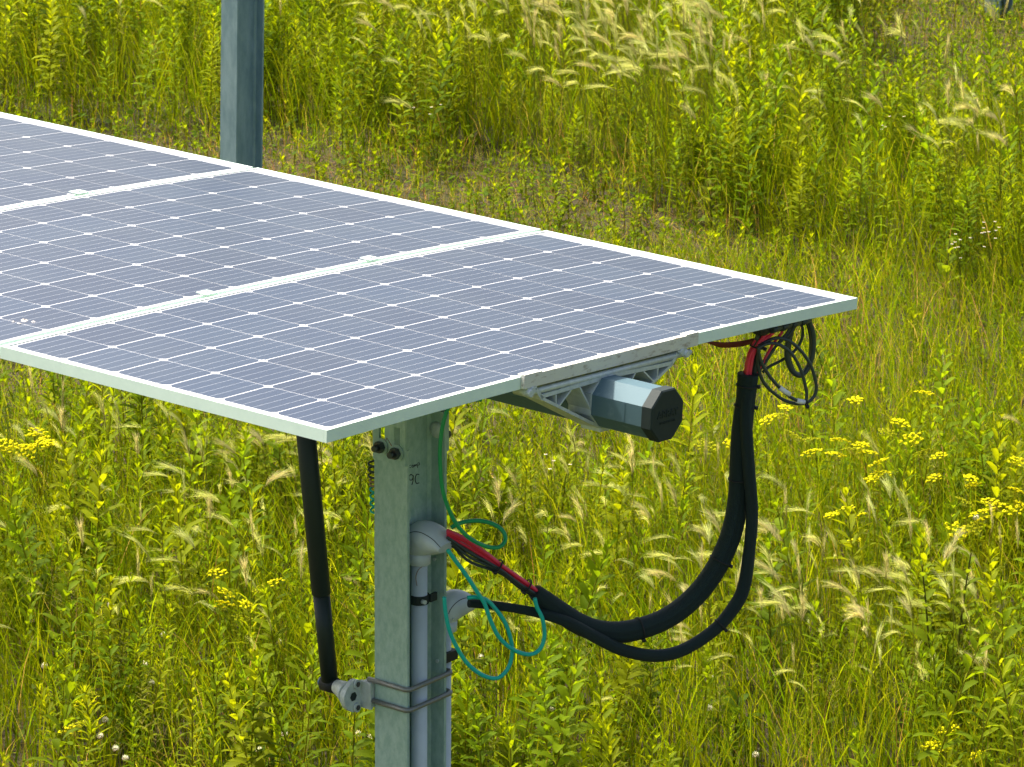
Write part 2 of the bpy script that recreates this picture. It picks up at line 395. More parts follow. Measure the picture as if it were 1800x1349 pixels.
# ------------------------------------------------------------------ panel brackets
def bracket(off, label, end):
    root = thing('panel_bracket', C(off - 25, 948, 45), label, 'bracket', 'brackets that hold the panels on the tube')
    F = lambda a, b, c: C(off + a, b, c)
    if end:
        mb = MB(); box(mb, F, -26, -17, 636, 1289, 27.5, -2.2)
        mb.build('rail', rail_m, root)
        for b0, b1 in ((636, 700), (1243, 1289)):
            mb = MB(); box(mb, F, -26, -6, b0, b1, -2.4, -4.6); mb.build('clamp_lip', rail_m, root)
    else:
        for b0 in (672, 1268):
            mb = MB(); box(mb, F, -18, 18, b0, b0 + 38, -1.2, -3.6)
            p = mb.build('clamp', anod, root)
            mb = MB(); hexnut(mb, F(0, b0 + 19, -3.6), -ND, 0.006, 0.003); mb.build('bolt', cast, p)
        mb = MB(); box(mb, F, -12, 12, 640, 1289, 46, 30); mb.build('rail', rail_m, root)
    # rod
    mb = MB(); mb.tube([F(-18, 668, 42), F(-18, 1268, 42)], 0.0075, 10); mb.build('rod', cast, root)
    # left arm
    def arm(mir):
        f = (lambda b: 2 * 948 - b) if mir else (lambda b: b)
        FF = lambda a, b, c: F(a, f(b), c)
        mb = MB(); w0, w1 = -25, 38
        bar2(mb, (700, 56), (950, 49), 9, FF, w0, w1)
        bar2(mb, (684, 36), (708, 62), 9, FF, w0, w1)
        bar2(mb, (706, 60), (944, 172), 7, FF, w0, w1)
        for p, q in (((757, 58), (759, 82)), ((812, 58), (772, 88)), ((843, 55), (922, 158))): bar2(mb, p, q, 4, FF, w0, w1)
        ap = 58.5; r = ap / math.cos(math.radians(22.5))
        oc = [(OC[0] + r * math.cos(math.radians(t)), OC[1] + r * math.sin(math.radians(t))) for t in (247.5, 202.5, 157.5, 112.5)]
        for p, q in zip(oc[:-1], oc[1:]): bar2(mb, p, q, 5, FF, w0, w1)
        o = mb.build('arm', cast, root)
        mb = MB(); mb.tube([FF(-34, 655, 40), FF(-30, 655, 40), FF(14, 655, 40)], [0.008, 0.0095, 0.0095], 12)
        mb.tube([FF(-29, 668, 35), FF(12, 668, 35)], 0.008, 10)
        k = mb.build('hinge_knuckle', cast, root)
        mb = MB(); box(mb, FF, -26, 20, 650, 684, 33, 28.5); mb.build('hinge_plate', cast, root)
    arm(False); arm(True)
    mb = MB(); box(mb, F, -27, 30, 928, 990, 176, 166); mb.build('tube_strap', cast, root)
bracket(0, 'end bracket of cast webbed arms with a stained rail along the nearest panel edge', True)
bracket(980, 'bracket under the seam between the nearest and middle panels, two small clamps on top', False)
bracket(1969, 'bracket under the seam between the middle and farthest panels, a small clamp on top', False)

# ------------------------------------------------------------------ posts
def ibeam(o, z0, z1, fw, dp, tf=8, tw=7, lean=(0, 0), front=None):
    mb = MB()
    def Q(a, b, z):
        p = S(a, b, z, o); return p + (WH * lean[0] + LH * lean[1]) * (z - z0) / 1000
    box(mb, Q, -fw / 2, fw / 2, -dp / 2, -dp / 2 + tf, z0, front or z1)
    box(mb, Q, -fw / 2, fw / 2, dp / 2 - tf, dp / 2, z0, z1)
    # web with fillets
    y0, y1 = -dp / 2 + tf - .5, dp / 2 - tf + .5
    poly = [(-tw / 2 - 7, y0), (-tw / 2, y0 + 8), (-tw / 2, y1 - 8), (-tw / 2 - 7, y1), (tw / 2 + 7, y1), (tw / 2, y1 - 8), (tw / 2, y0 + 8), (tw / 2 + 7, y0)]
    mb.prism([Q(a, b, z0) for a, b in poly], [Q(a, b, z1) for a, b in poly])
    return mb
DP = 146; FW = 102
zt = TUBE0[2] * 1000
near = thing('steel_post', S(0, 0, 0), 'near galvanised steel post under the panels with grey conduit and cables', 'post')
ibeam(None, -100, zt - 152, FW, DP, front=zt - 214).build('i_beam', galv, near)
# handwriting on the web: plane a = -tw/2
def stroke(mb, pts, r=0.0016): mb.tube(pts, r, 5, caps=True)
webP = S(-4.2, 0, 0); webN = WH
def webpt(x, y): return at(x, y, webP, webN)
mb = MB()
for s in ([(726, 836), (722, 834.5), (719.5, 838), (720, 843), (723, 844.5), (726, 841), (726.4, 836), (726, 846), (724, 852.5)],
          [(736.6, 834.5), (732.5, 834.5), (730, 840), (730.5, 847), (733, 850.5), (736.5, 849)]):
    stroke(mb, spline([webpt(x, y) for x, y in s], 4), .0011)
for s in ([(722.5, 818), (720, 818.5), (719.5, 822.5), (722.5, 822)], [(725.5, 817.5), (724, 820), (725.5, 822), (727.3, 820), (725.5, 817.5)],
          [(728.5, 821), (728.8, 817), (730.4, 819.5), (731.5, 816), (732.6, 819.5)], [(734.3, 823), (734.6, 814.5), (737.6, 814.5), (737.4, 817.5), (734.6, 818)]):
    stroke(mb, spline([webpt(x, y) for x, y in s], 3), 0.0007)
mb.build('handwriting', ink, near)

# bearing on top of the post: slotted plates on both flanges, nuts, ring round the tube
brg = thing('tube_bearing', S(0, 0, zt - 120), 'bearing bracket with slotted plates and bolts at the top of the near post', 'bracket')
def flange_plate(sgn):
    mb = MB(); y0 = sgn * (DP / 2 + 0.3); y1 = sgn * (DP / 2 + 8)
    zA, zB = zt - 251, zt - 20
    # outline with two slots: built as strips round the slots
    zs0, zs1 = zA + 42, zA + 92
    Q = lambda a, b, z: S(a, b, z)
    for x0, x1, z0, z1 in ((-51, -35, zA, zB), (-17, 12, zA, zB), (30, 49, zA, zB), (-35, -17, zA, zs0), (-35, -17, zs1, zB), (12, 30, zA, zs0 + 6), (12, 30, zs1 + 6, zB)):
        box(mb, Q, x0, x1, min(y0, y1), max(y0, y1), z0, z1)
    p = mb.build('slotted_plate', galv, brg)
    for ax, az in ((-27, zA + 30), (21, zA + 36)):
        mb = MB(); c = S(ax, y1, az); nrm = LH * sgn
        mb.tube([c, c + nrm * 0.004], 0.0205, 20); mb.build('washer', galv, p)
        mb = MB(); mb.tube([c + nrm * 0.004, c + nrm * 0.017], 0.0145, 6, smooth=False); mb.tube([c + nrm * 0.017, c + nrm * 0.03], 0.008, 10)
        mb.build('nut', bolt_m, p)
    return p
fp = flange_plate(-1); flange_plate(1)
# carriage bolt heads seen on the inner side of the far flange
mb = MB(); c = S(-27, DP / 2 - 8, zt - 200); mb.tube([c, c - LH * .003, c - LH * 0.008, c - LH * .011], [0.02, 0.02, 0.015, 0.006], 16); mb.build('bolt_head', cast, brg)
mb = MB()
FPn = S(0, -DP / 2 - 8.4, 0)
for s in ([(671, 796), (680, 770), (687, 782)], [(687, 782), (691, 787)]):
    stroke(mb, [at(x, y, FPn, LH) for x, y in s], 0.0009)
mb.build('alignment_mark', red_ink, fp)
mb = MB(); rr = 0.085; ctr = C(560, *OC)
ring = [ctr + (LD * math.cos(t) + ND * math.sin(t)) * rr for t in np.linspace(0, 2 * math.pi, 25)[:-1]]
mb.tube(ring, 0.016, 8, closed=True); mb.build('bearing_ring', cast, brg)
mb = MB(); Q = S
box(mb, S, -40, 40, -DP / 2 - .1, DP / 2 + .1, zt - 84, zt - 74); mb.build('saddle', galv, brg)

# far posts
def far_post(xpix, ybase_d, fw, dp, label, lean, m=galv_blue, top=3400):
    o = np.array([ray(xpix, 674)[0], ray(xpix, 674)[1], 0]); o = o / o[1] * ybase_d
    r = thing('steel_post', o, label, 'post')
    ibeam(o, -100, top, fw, dp, 8, 7, lean).build('i_beam', m, r); return r
far_post(419, 17.4, 80, 150, 'blue grey steel post standing behind the panels at the upper left', (-0.017, 0.011))
far_post(1731, 24.05, 92, 124, 'foot of a blue grey steel post among weeds in the top right corner', (0.0, 0.0))

# ------------------------------------------------------------------ damper and its clamp
dA, dB = at(580, 1203, S(200, 0, 0), WH), at(538, 765, S(200, 0, 0), WH)
dv = (dB - dA) / np.linalg.norm(dB - dA)
dT = dA + dv * 0.86; ln = np.linalg.norm(dB - dA); kk = (1203 - 1040) / 438 * ln
dm = thing('damper', dA, 'black damper strut hanging from under the panel down to the post clamp', 'damper')
mb = MB(); mb.tube([dA + dv * (kk - .004), dA + dv * kk, dT], [0.021, 0.0235, 0.0235], 24); mb.build('outer_cylinder', black, dm)
mb = MB(); mb.tube([dA + dv * 0.012, dA + dv * (kk - .001)], 0.0206, 24); mb.build('inner_cylinder', black, dm)
mb = MB(); mb.tube([dA - WH * 0.022, dA + WH * 0.020], 0.0200, 20); mb.build('end_eye', rubber, dm)
mb = MB(); mb.tube([dA + WH * 0.020, dA + WH * 0.030, dA + WH * 0.033], [0.013, 0.012, 0.006], 12); mb.build('blue_cap', blue_m, dm)
dc = thing('post_clamp', S(80, 0, dA[2] * 1000), 'cast aluminium clamp with two steel u-bolts round the near post', 'clamp')
zc = at(632, 1216, S(95, -30, 0), WH)[2] * 1000
bc = np.dot(dA - S(0, 0, 0), LH) * 1000
mb = MB(); CBX0 = -106
# cone spindle
p0 = dA - WH * 0.022; p1 = S(98, CBX0, zc)
mb.tube([p0 + (p1 - p0) * t for t in (0, .1, .6, 1)], [0.0165, 0.018, 0.024, 0.033], 20)
mb.build('spindle', cast, dc)
mb = MB()
# waisted flange plate of the casting
def plateQ(a, b, z): return S(a, b, zc + z)
out = []; CBX = -108
for k in range(32):
    t = 2 * math.pi * k / 32; rz = 41 * math.sin(t); rb = (40 - 12 * abs(math.sin(t)) ** 3) * math.cos(t)
    out.append((CBX + rb, rz))
mb.prism([plateQ(84, b, z) for b, z in out], [plateQ(96, b, z) for b, z in out], False)
mb.prism([plateQ(96, CBX + (b - CBX) * .8, z * .8) for b, z in out], [plateQ(118, CBX + (b - CBX) * .55, z * .55) for b, z in out], True)
box(mb, plateQ, 52, 86, -88, -DP / 2 - 7, -34, 34); box(mb, plateQ, 53, 86, -DP / 2 - 6, -50, -30, 30)
for z in (-30, 30): mb.tube([plateQ(84.5, CBX + 4, z), plateQ(78, CBX + 4, z)], .0115, 14)
mb.build('casting', cast, dc)
mb = MB(); mb.tube([plateQ(84.2, CBX - 6, 0), plateQ(83, CBX - 6, 0)], .012, 6, False); mb.build('hex_hole_shade', cap_m, dc)  # dark hexagon standing proud; its colour imitates the shade inside a hole
for z in (-30, 30):
    mb = MB(); c = plateQ(78, CBX + 4, z); mb.tube([c, c - WH * .002], 0.007, 6, False); mb.build('nut', bolt_m, dc)
for yl in ((1192, 1213, 1180), (1229, 1249, 1214)):
    zf = at(712, yl[1], S(-57, -DP / 2 - 6, 0), LH)[2] * 1000
    pts = [S(66, -DP / 2 - 6, zf), S(-44, -DP / 2 - 6, zf)]
    for t in np.linspace(0, 90, 7)[1:]:
        a = math.radians(t); pts.append(S(-44 - 14 * math.sin(a), -DP / 2 + 8 - 14 * math.cos(a), zf))
    pts += [S(-58, DP / 2 + 2, zf)]
    for t in np.linspace(0, 90, 6)[1:]:
        a = math.radians(t); pts.append(S(-46 - 12 * math.cos(a), DP / 2 + 2 + 12 * math.sin(a), zf))
    pts.append(S(90, DP / 2 + 14, zf))
    mb = MB(); mb.tube(pts, 0.0062, 12); mb.build('u_bolt', steel_rod, dc)

# ------------------------------------------------------------------ conduits
def hood(root, path, radii, m, exitdir):
    mb = MB(); mb.tube(spline(path, 5), np.interp(np.linspace(0, 1, 5 * (len(path) - 1) + 1), np.linspace(0, 1, len(radii)), radii).tolist(), 24)
    return mb.build('hood', m, root)
cp = at(737, 1200, S(-27, 0, 0), WH); cb = np.dot(cp - S(0, 0, 0), LH) * 1000
def ptc(x, y, a=-27): return at(x, y, S(a, 0, 0), WH)
cd = thing('conduit', S(-27, cb, 0), 'grey conduit with a hooded top in the recess of the near post', 'conduit')
ztop = ptc(737, 986)[2] * 1000
mb = MB(); mb.tube([S(-27, cb, 20), S(-27, cb, ztop)], 0.0195, 24); pipe = mb.build('pipe', pvc, cd)
def dome(root, px0, py0, zc_, r, wid, fn_a, b_c, mirror=1):
    pass
def weatherhead(root, ac, bc_, zb, s=1.0, dirv=None):
    """hooded service head: collar, quarter-round hood that opens sideways, seam line and screw"""
    dirv = dirv if dirv is not None else LH
    side = np.cross(dirv, [0, 0, 1])
    base = S(ac, bc_, zb)
    mb = MB(); mb.tube([base - [0, 0, .012], base - [0, 0, .010], base + [0, 0, .02 * s]], [0.0195 + .002, 0.0235 * s, 0.0245 * s], 24); mb.build('collar', pvc, root)
    # hood: elliptical sections between an outer and an inner profile in the plane of dirv
    nS, nK = 16, 26; mb = MB(); rows = []
    outer = spline([(-25, 16), (-33, 36), (-27, 62), (-6, 82), (24, 87), (56, 76), (80, 54)], 4)
    inner = spline([(25, 16), (29, 17), (35, 18), (43, 20), (52, 23), (62, 27), (71, 32)], 4)
    wid_ = np.interp(np.linspace(0, 1, len(outer)), [0, .25, .5, .75, 1], [25, 33, 38, 37, 30])
    top_ = []
    for (ox, oz), (ix, iz), hw in zip(outer, inner, wid_):
        po = base + dirv * ox * s / 1000 + np.array([0, 0, oz * s / 1000]); pi_ = base + dirv * ix * s / 1000 + np.array([0, 0, iz * s / 1000])
        if len(rows) >= len(outer) - 4: pass
        c = (po + pi_) / 2; e1 = (po - pi_) / 2
        rows.append([c + e1 * math.cos(a) + side * hw * s / 1000 * math.sin(a) for a in np.linspace(0, 2 * math.pi, nK + 1)[:-1]])
    # the mouth faces down and outward: cut plane along the inner profile
    vs = [p for r_ in rows for p in r_]; nS = len(rows) - 1
    fs = [(i * nK + k, i * nK + (k + 1) % nK, (i + 1) * nK + (k + 1) % nK, (i + 1) * nK + k) for i in range(nS) for k in range(nK)]
    mb.add(vs, fs, True); mb.add(rows[0], [tuple(range(nK))]); mb.add(rows[-1], [tuple(range(nK))])
    h = mb.build('hood', pvc, root)
    mb = MB()
    sk = 4 if side[1] < 0 else nK - 4
    if np.dot(np.array(rows[12][sk]) - np.mean(rows[12], 0), [0, -1, 0]) < 0: sk = nK - sk
    seam = [r_[sk] for r_ in rows[6:]]
    ctr_ = [np.mean(r_, 0) for r_ in rows[6:]]
    mb.tube([p + (p - c) * 0.004 for p, c in zip(seam, ctr_)], 0.0009, 5); mb.build('seam', cap_m, h)
    mb = MB(); q = rows[4][nK // 4 if sk < nK / 2 else 3 * nK // 4]; cc = np.mean(rows[4], 0); d = (q - cc) / np.linalg.norm(q - cc)
    mb.tube([q - d * .001, q + d * .003], 0.003, 8); mb.build('screw', cast, h)
    return np.mean(rows[-3], 0)
m1 = weatherhead(cd, -27, cb, ztop + 4, 1.14, -WH)
# conduit strap and rust-coloured run of sealant
def strap(root, ac, bc_, z):
    mb = MB()
    mb.tube([S(ac + 19 * math.sin(t) * -1, bc_ - 21 * math.cos(t), z) for t in np.linspace(0, math.pi, 13)], 0.0009, 4)
    pts = [(ac - 21 * math.sin(t), bc_ - 21.5 * math.cos(t)) for t in np.linspace(-.3, math.pi + .2, 15)]
    mb = MB(); vs = []
    for a, b in pts: vs += [S(a, b, z - 11), S(a, b, z + 11)]
    for a, b in pts: k = 1.12; vs += [S(ac + (a - ac) * k, bc_ + (b - bc_) * k, z - 11), S(ac + (a - ac) * k, bc_ + (b - bc_) * k, z + 11)]
    n = len(pts); fs = []
    for i in range(n - 1): fs += [(2 * i, 2 * i + 2, 2 * i + 3, 2 * i + 1), (2 * n + 2 * i, 2 * n + 2 * i + 1, 2 * n + 2 * i + 3, 2 * n + 2 * i + 2), (2 * i + 1, 2 * i + 3, 2 * n + 2 * i + 3, 2 * n + 2 * i + 1), (2 * i, 2 * n + 2 * i, 2 * n + 2 * i + 2, 2 * i + 2)]
    mb.add(vs, fs, False)
    box(mb, S, ac - 26, ac - 20, bc_ + 12, bc_ + 36, z - 8, z + 12)
    o = mb.build('pipe_strap', cap_m, root)
    mb = MB(); mb.tube([S(ac - 20, bc_ - 14, z), S(ac - 31, bc_ - 14, z)], 0.0055, 8); mb.build('bolt', cast, o)
strap(cd, -27, cb, ptc(737, 1052)[2] * 1000)
mb = MB()
stroke(mb, spline([at(x, y, S(-27 - 17, cb - 10, 0), LH * .6 + WH * .8) for x, y in ((733, 1030), (731, 1015), (735, 1003), (742, 996), (744, 991))], 4), .0010)
mb.build('sealant_run', rust_ink, pipe)
# second conduit behind the far flange
cp2 = at(779, 1200, S(-12, DP / 2 + 24, 0), LH); a2 = np.dot(cp2 - S(0, 0, 0), WH) * 1000
cd2 = thing('conduit', S(a2, DP / 2 + 24, 0), 'second grey conduit with a rounded hood, behind the right side of the near post', 'conduit')
z2 = at(785, 1103, S(a2, DP / 2 + 24, 0), LH)[2] * 1000
mb = MB(); mb.tube([S(a2, DP / 2 + 24, 20), S(a2, DP / 2 + 24, z2)], 0.0195, 20); mb.build('pipe', pvc, cd2)
dd2 = LH * .95 - WH * .2; dd2 /= np.linalg.norm(dd2)
m2 = weatherhead(cd2, a2 - 2, DP / 2 + 37, z2 - 2, 1.0, dd2)
mb = MB(); zz = at(787, 1152, S(a2, DP / 2 + 24, 0), LH)[2] * 1000
box(mb, S, a2 - 28, a2 + 20, DP / 2 + 1, DP / 2 + 46, zz - 12, zz + 12); mb.build('pipe_strap', rubber, cd2)
# small screws on the far flange's inner face
for x, y in ((765, 971), (765, 983), (770, 1162)):
    c = at(x, y, S(0, DP / 2 - 8, 0), LH); mb = MB(); mb.tube([c, c - LH * .005], 0.0045, 6, False); mb.build('screw', cast, near)

# ------------------------------------------------------------------ cables
top_pt = C(70, 1650, 75)
A0 = m1.copy(); hd = top_pt - A0; hd[2] = 0; hd /= np.linalg.norm(hd); pn = np.array([hd[1], -hd[0], 0])
def on(x, y, off=0.0): return at(x, y, A0 + pn * off, pn)
PXM = 1 / 0.70 / 1000      # metres per photo pixel at the cables, roughly
def cable(name, px, r, m, off=0.0, parent=None, n=6, seg=10, **k):
    offs = off if isinstance(off, (list, tuple)) else [off] * len(px)
    mb = MB(); mb.tube(spline([on(x, y, o) for (x, y), o in zip(px, offs)], n), r, seg); return mb
def bundle_ring(root, c, d, r, name='zip_tie'):
    d = np.array(d, float) / np.linalg.norm(d); u = np.cross(d, [0, 0, 1]); u /= np.linalg.norm(u); v = np.cross(d, u)
    mb = MB(); ring = [np.array(c) + (u * math.cos(t) + v * math.sin(t)) * r for t in np.linspace(0, 2 * math.pi, 21)[:-1]]
    mb.tube(ring, 0.0022, 6, closed=True)
    hd_ = np.array(c) + pn * 0 + (u * .6 + v * .8) * (r + .003); mb.tube([hd_ - d * .004, hd_ + d * .004], .005, 6)
    return mb.build(name, rubber, root)

lm = thing('cable_loom', on(1100, 1110), 'thick braided black cable loom hanging in a curve from panel to upper conduit hood', 'cable loom')
main_px = [(940, 1040), (958, 1056), (985, 1076), (1020, 1098), (1060, 1111), (1110, 1109), (1170, 1088), (1220, 1050), (1258, 1000), (1285, 940), (1297, 880), (1301, 820), (1304, 760), (1311, 700), (1315, 657)]
rr = [.019, .024, .0255, .0265, .027, .0268, .0265, .0262, .026, .0262, .0255, .0262, .026, .024, .026]
sp = spline([on(x, y) for x, y in main_px], 8)
rads = np.interp(np.linspace(0, len(rr) - 1, len(sp)), range(len(rr)), rr).tolist()
mb = MB(); mb.tube(sp, rads, 20); mb.build('braided_sleeve', sleeve, lm, uv=True)
for (x, y), d in (((1310, 678), (0, -1)), ((1306, 712), (0, -1)), ((1299, 840), (0, -1)), ((1268, 985), (.45, -.9)), ((1124, 1106), (1, -.2))):
    j = min(range(len(sp)), key=lambda i: np.linalg.norm(sp[i] - on(x, y)))
    bundle_ring(lm, sp[j], sp[min(j + 1, len(sp) - 1)] - sp[j - 1], rads[j] + .001)
lm2 = thing('cable_loom', on(1150, 1150), 'thinner black cable loom hanging below the thick one, from the lower conduit hood', 'cable loom')
px2 = [(824, 1061), (845, 1062), (900, 1069), (950, 1079), (1000, 1095), (1050, 1122), (1095, 1143), (1150, 1153), (1200, 1143), (1255, 1108), (1290, 1068), (1308, 1030), (1318, 960), (1322, 900), (1317, 830), (1313, 770), (1311, 720), (1316, 680)]
off2 = [.0, .0, -.01, -.02, -.035, -.035, -.035, -.035, -.035, -.035, -.035, -.035, -.035, -.035, -.035, -.03, -.02, -.01]
sp2 = spline([m2 * .5 + on(826, 1061) * .5 if i == -1 else on(x, y, -o) for i, ((x, y), o) in enumerate(zip(px2, off2))], 8)
r2 = np.interp(np.linspace(0, 17, len(sp2)), range(18), [.010, .011, .011, .012, .014, .015, .0155, .0155, .0155, .0155, .017, .0165, .015, .015, .015, .015, .014, .013]).tolist()
mb = MB(); mb.tube(sp2, r2, 16); mb.build('braided_sleeve', sleeve, lm2, uv=True)
for x, y in ((1268, 1100),):
    j = min(range(len(sp2)), key=lambda i: np.linalg.norm(sp2[i] - on(x, y))); bundle_ring(lm2, sp2[j], sp2[j + 1] - sp2[j - 1], r2[j] + .001)

# loose strands between the upper hood and the sleeve
strands = [(0, -6.5, 'red_cable', red_w), (0, -3, 'red_cable', red_w), (0, 0.5, 'red_cable', red_w), (0.006, -5, 'red_cable', red_w), (-0.005, 3.5, 'black_cable', black_w), (0.004, 6, 'black_cable', black_w), (-.004, 9, 'black_cable', black_w), (.008, 3, 'black_cable', black_w), (-.012, 1.5, 'red_cable', red_w), (-.014, 6, 'black_cable', black_w), (-0.012, 0, 'black_cable', black_w)]
for o, dy, nm, mm_ in strands:
    k = dy / 9
    fan = 1.0
    pts = [(786, 941 + dy * 1.3), (800, 949 + dy * 1.7), (825, 963 + dy * 2.0 * (1.35 if dy > 2 else 1)), (860, 985 + dy * 1.45 * (1.2 if dy > 2 else 1)), (885, 1002 + dy), (915, 1024 + dy * 1.2), (942, 1042 + dy * .9), (960, 1058 + dy * .6)]
    cable(nm, pts, 0.0037, mm_, off=o).build(nm, mm_, lm)
cable('teal_cable', [(786, 942), (800, 948), (820, 962), (845, 977), (870, 992)], .0042, teal_w, off=-.006).build('teal_cable', teal_w, lm)
for x, y in ((874, 995), (925, 1030)):
    c = on(x, y); bundle_ring(lm, c, on(x + 8, y + 6) - c, 0.0165 if x < 900 else .017)
# strands from the sleeve top up to the panel
for i, (x0, x1, mm_, nm) in enumerate(((1310, 1338, red_w, 'red_cable'), (1314, 1344, black_w, 'black_cable'), (1318, 1346, red_w, 'red_cable'), (1322, 1340, black_w, 'black_cable'), (1326, 1334, black_w, 'black_cable'), (1313, 1356, red_w, 'red_cable'), (1320, 1332, black_w, 'black_cable'))):
    o = (i % 3 - 1) * .007
    cable(nm, [(x0, 664), (x0 + 1, 650), (x0 + 6, 625), (x0 * .55 + x1 * .45 + 3, 604), (x1, 588), (x1 + 12, 572), (x1 + 22, 560)], .0046, mm_, off=o).build(nm, mm_, lm)
bundle_ring(lm, on(1331, 610), on(1333, 604) - on(1331, 612), 0.017)
# far end strands dropping behind
for x0, x1, mm_, nm in ((1338, 1372, red_w, 'red_cable'), (1342, 1382, black_w, 'black_cable'), (1336, 1388, black_w, 'black_cable')):
    cable(nm, [(1322, 668), (x0, 643), (x0 * .4 + x1 * .6, 606), (x1 + 2, 585), (x1 + 8, 570)], .0036, mm_, off=-.02).build(nm, mm_, lm)
# harness lying under the panel edge
hb = thing('wire_harness', C(60, 1700, 45), 'dark wire harness and connector block tied under the right end of the nearest panel', 'cables')
mb = MB(); F = C
mb.tube(spline([C(30, 1600, 46), C(34, 1680, 50), C(30, 1760, 46), C(40, 1830, 44)], 6), [.014, .018, .02, .018, .016, .017] * 3 + [.014], 12); mb.build('connector_bundle', rubber, hb)
for i in range(4):
    mb = MB(); b0 = 1640 + i * 40; mb.tube([C(12, b0, 52), C(12, b0 + 34, 48)], .009, 8); mb.build('connector', black_w, hb)
mb = MB()
for k in range(5):
    cable('dark_red_cable', [(1240 + k * 4, 601 + k * 1.3), (1270, 604 + k * 1.4), (1300, 602 + k * 1.5), (1328, 596 + k * 1.2), (1345, 588 + k)], .0030, dred_w, off=-.03 - k * .004).build('dark_red_cable', dred_w, hb)
mb = MB(); mb.tube([C(300, 1340, 60), C(60, 1500, 60)], .004, 6); mb.build('dark_red_cable', dred_w, hb)
# coils
co = thing('cable_coil', on(1385, 640), 'coil of thin grey black cable with two white tags hanging in front under the panel', 'cable coil')
loops = [[(1333, 609), (1345, 602), (1362, 595), (1378, 596), (1395, 605), (1412, 622), (1426, 645), (1434, 672), (1434, 690), (1425, 704), (1410, 710), (1390, 708), (1372, 700), (1350, 682), (1338, 664), (1333, 640), (1333, 609)],
         [(1333, 609), (1336, 630), (1345, 650), (1362, 673), (1385, 695), (1400, 704), (1414, 708), (1418, 695), (1415, 676), (1408, 652), (1396, 628), (1380, 612), (1362, 604), (1347, 605), (1333, 612)]]
for i, L in enumerate(loops):
    cable('loop', L, .0042, black_w, off=.012 + .008 * i, seg=10).build('loop', black_w, co)
for a, b in (((1370, 681), (1388, 694)), ((1400, 704.5), (1414, 707))):
    mb = MB(); mb.tube([on(*a, .02), on((a[0] + b[0]) / 2, (a[1] + b[1]) / 2 + .6, .02), on(*b, .02)], .0062, 12); mb.build('white_tag', white_w, co)
bundle_ring(co, on(1417, 708, .015), hd, .008)
co2 = thing('cable_coil', on(1410, 600), 'narrow black cable coil hanging behind the tagged coil at the panel corner', 'cable coil')
loops = [[(1400, 565), (1388, 590), (1383, 615), (1386, 640), (1396, 656), (1408, 660), (1420, 648), (1428, 625), (1430, 598), (1426, 575), (1418, 556)],
         [(1396, 560), (1391, 590), (1387, 620), (1391, 642), (1400, 657), (1414, 652), (1424, 630), (1425, 596), (1420, 572), (1412, 556)],
         [(1404, 560), (1411, 580), (1408, 600), (1396, 618), (1375, 633), (1352, 645), (1340, 655)]]
for i, L in enumerate(loops): cable('loop', L, (.0065, .0045, .0038)[i], black_w, off=-.05 - .012 * i).build('loop', black_w, co2)

# green and teal earth wires
gp = on
def wire(px, m, r, label, offs=0.0, name='ground_wire', root=None):
    mb = cable('w', px, r, m, off=offs, n=8, seg=8); return solo(name, mb, m, label, 'wire')
wire([(846, 703), (820, 703), (800, 708), (788, 718), (779, 745), (774, 780), (774, 820), (778, 860), (788, 893), (803, 922), (825, 946), (855, 961), (877, 962), (888, 950), (884, 934), (868, 922), (845, 916), (820, 917), (803, 922), (793, 928)],
     green_w, .0052, 'green earth wire that drops from the tube and loops beside the upper hood', [0.03] * 9 + [.03, .03, .03, .03, .02, .01, .0, -.01, -.01, -.01, -.01])
wire([(787, 967), (800, 985), (820, 1012), (840, 1043), (852, 1062), (862, 1090), (875, 1117), (893, 1136), (915, 1148), (935, 1150), (950, 1140), (957, 1118), (954, 1090), (944, 1068), (940, 1052)],
     teal_w, .0052, 'teal wire from the upper hood down and round to the thick loom', .035)
wire([(822, 1051), (836, 1050), (855, 1055), (872, 1072), (888, 1095), (898, 1125), (900, 1150), (893, 1175), (875, 1192), (850, 1188), (823, 1168), (803, 1138), (790, 1108), (783, 1075), (781, 1050)],
     teal_w, .0052, 'teal wire with the lowest loop, hanging between the lower hood and the post', .022)
# coiled wires on the hidden side of the post
cw_ = thing('coiled_wires', S(60, -40, 1700), 'small coils of black and green wire hanging at the left edge of the near post', 'wire')
def helix(x0, y0, x1, y1, turns, r, m, rr_):
    A, B_ = at(x0, y0, S(62, 0, 0), WH), at(x1, y1, S(62, 0, 0), WH); mb = MB(); pts = []
    for t in np.linspace(0, 1, turns * 12):
        a = t * turns * 2 * math.pi; pts.append(A + (B_ - A) * t + (LH * math.cos(a) + WH * math.sin(a)) * r)
    mb.tube(pts, rr_, 6); mb.build('coil', m, cw_)
helix(655, 812, 655, 842, 3, .010, black_w, .0028)
helix(656, 842, 656, 856, 2, .008, copper, .0024)
helix(656, 856, 657, 905, 4, .0075, teal_w, .0026)

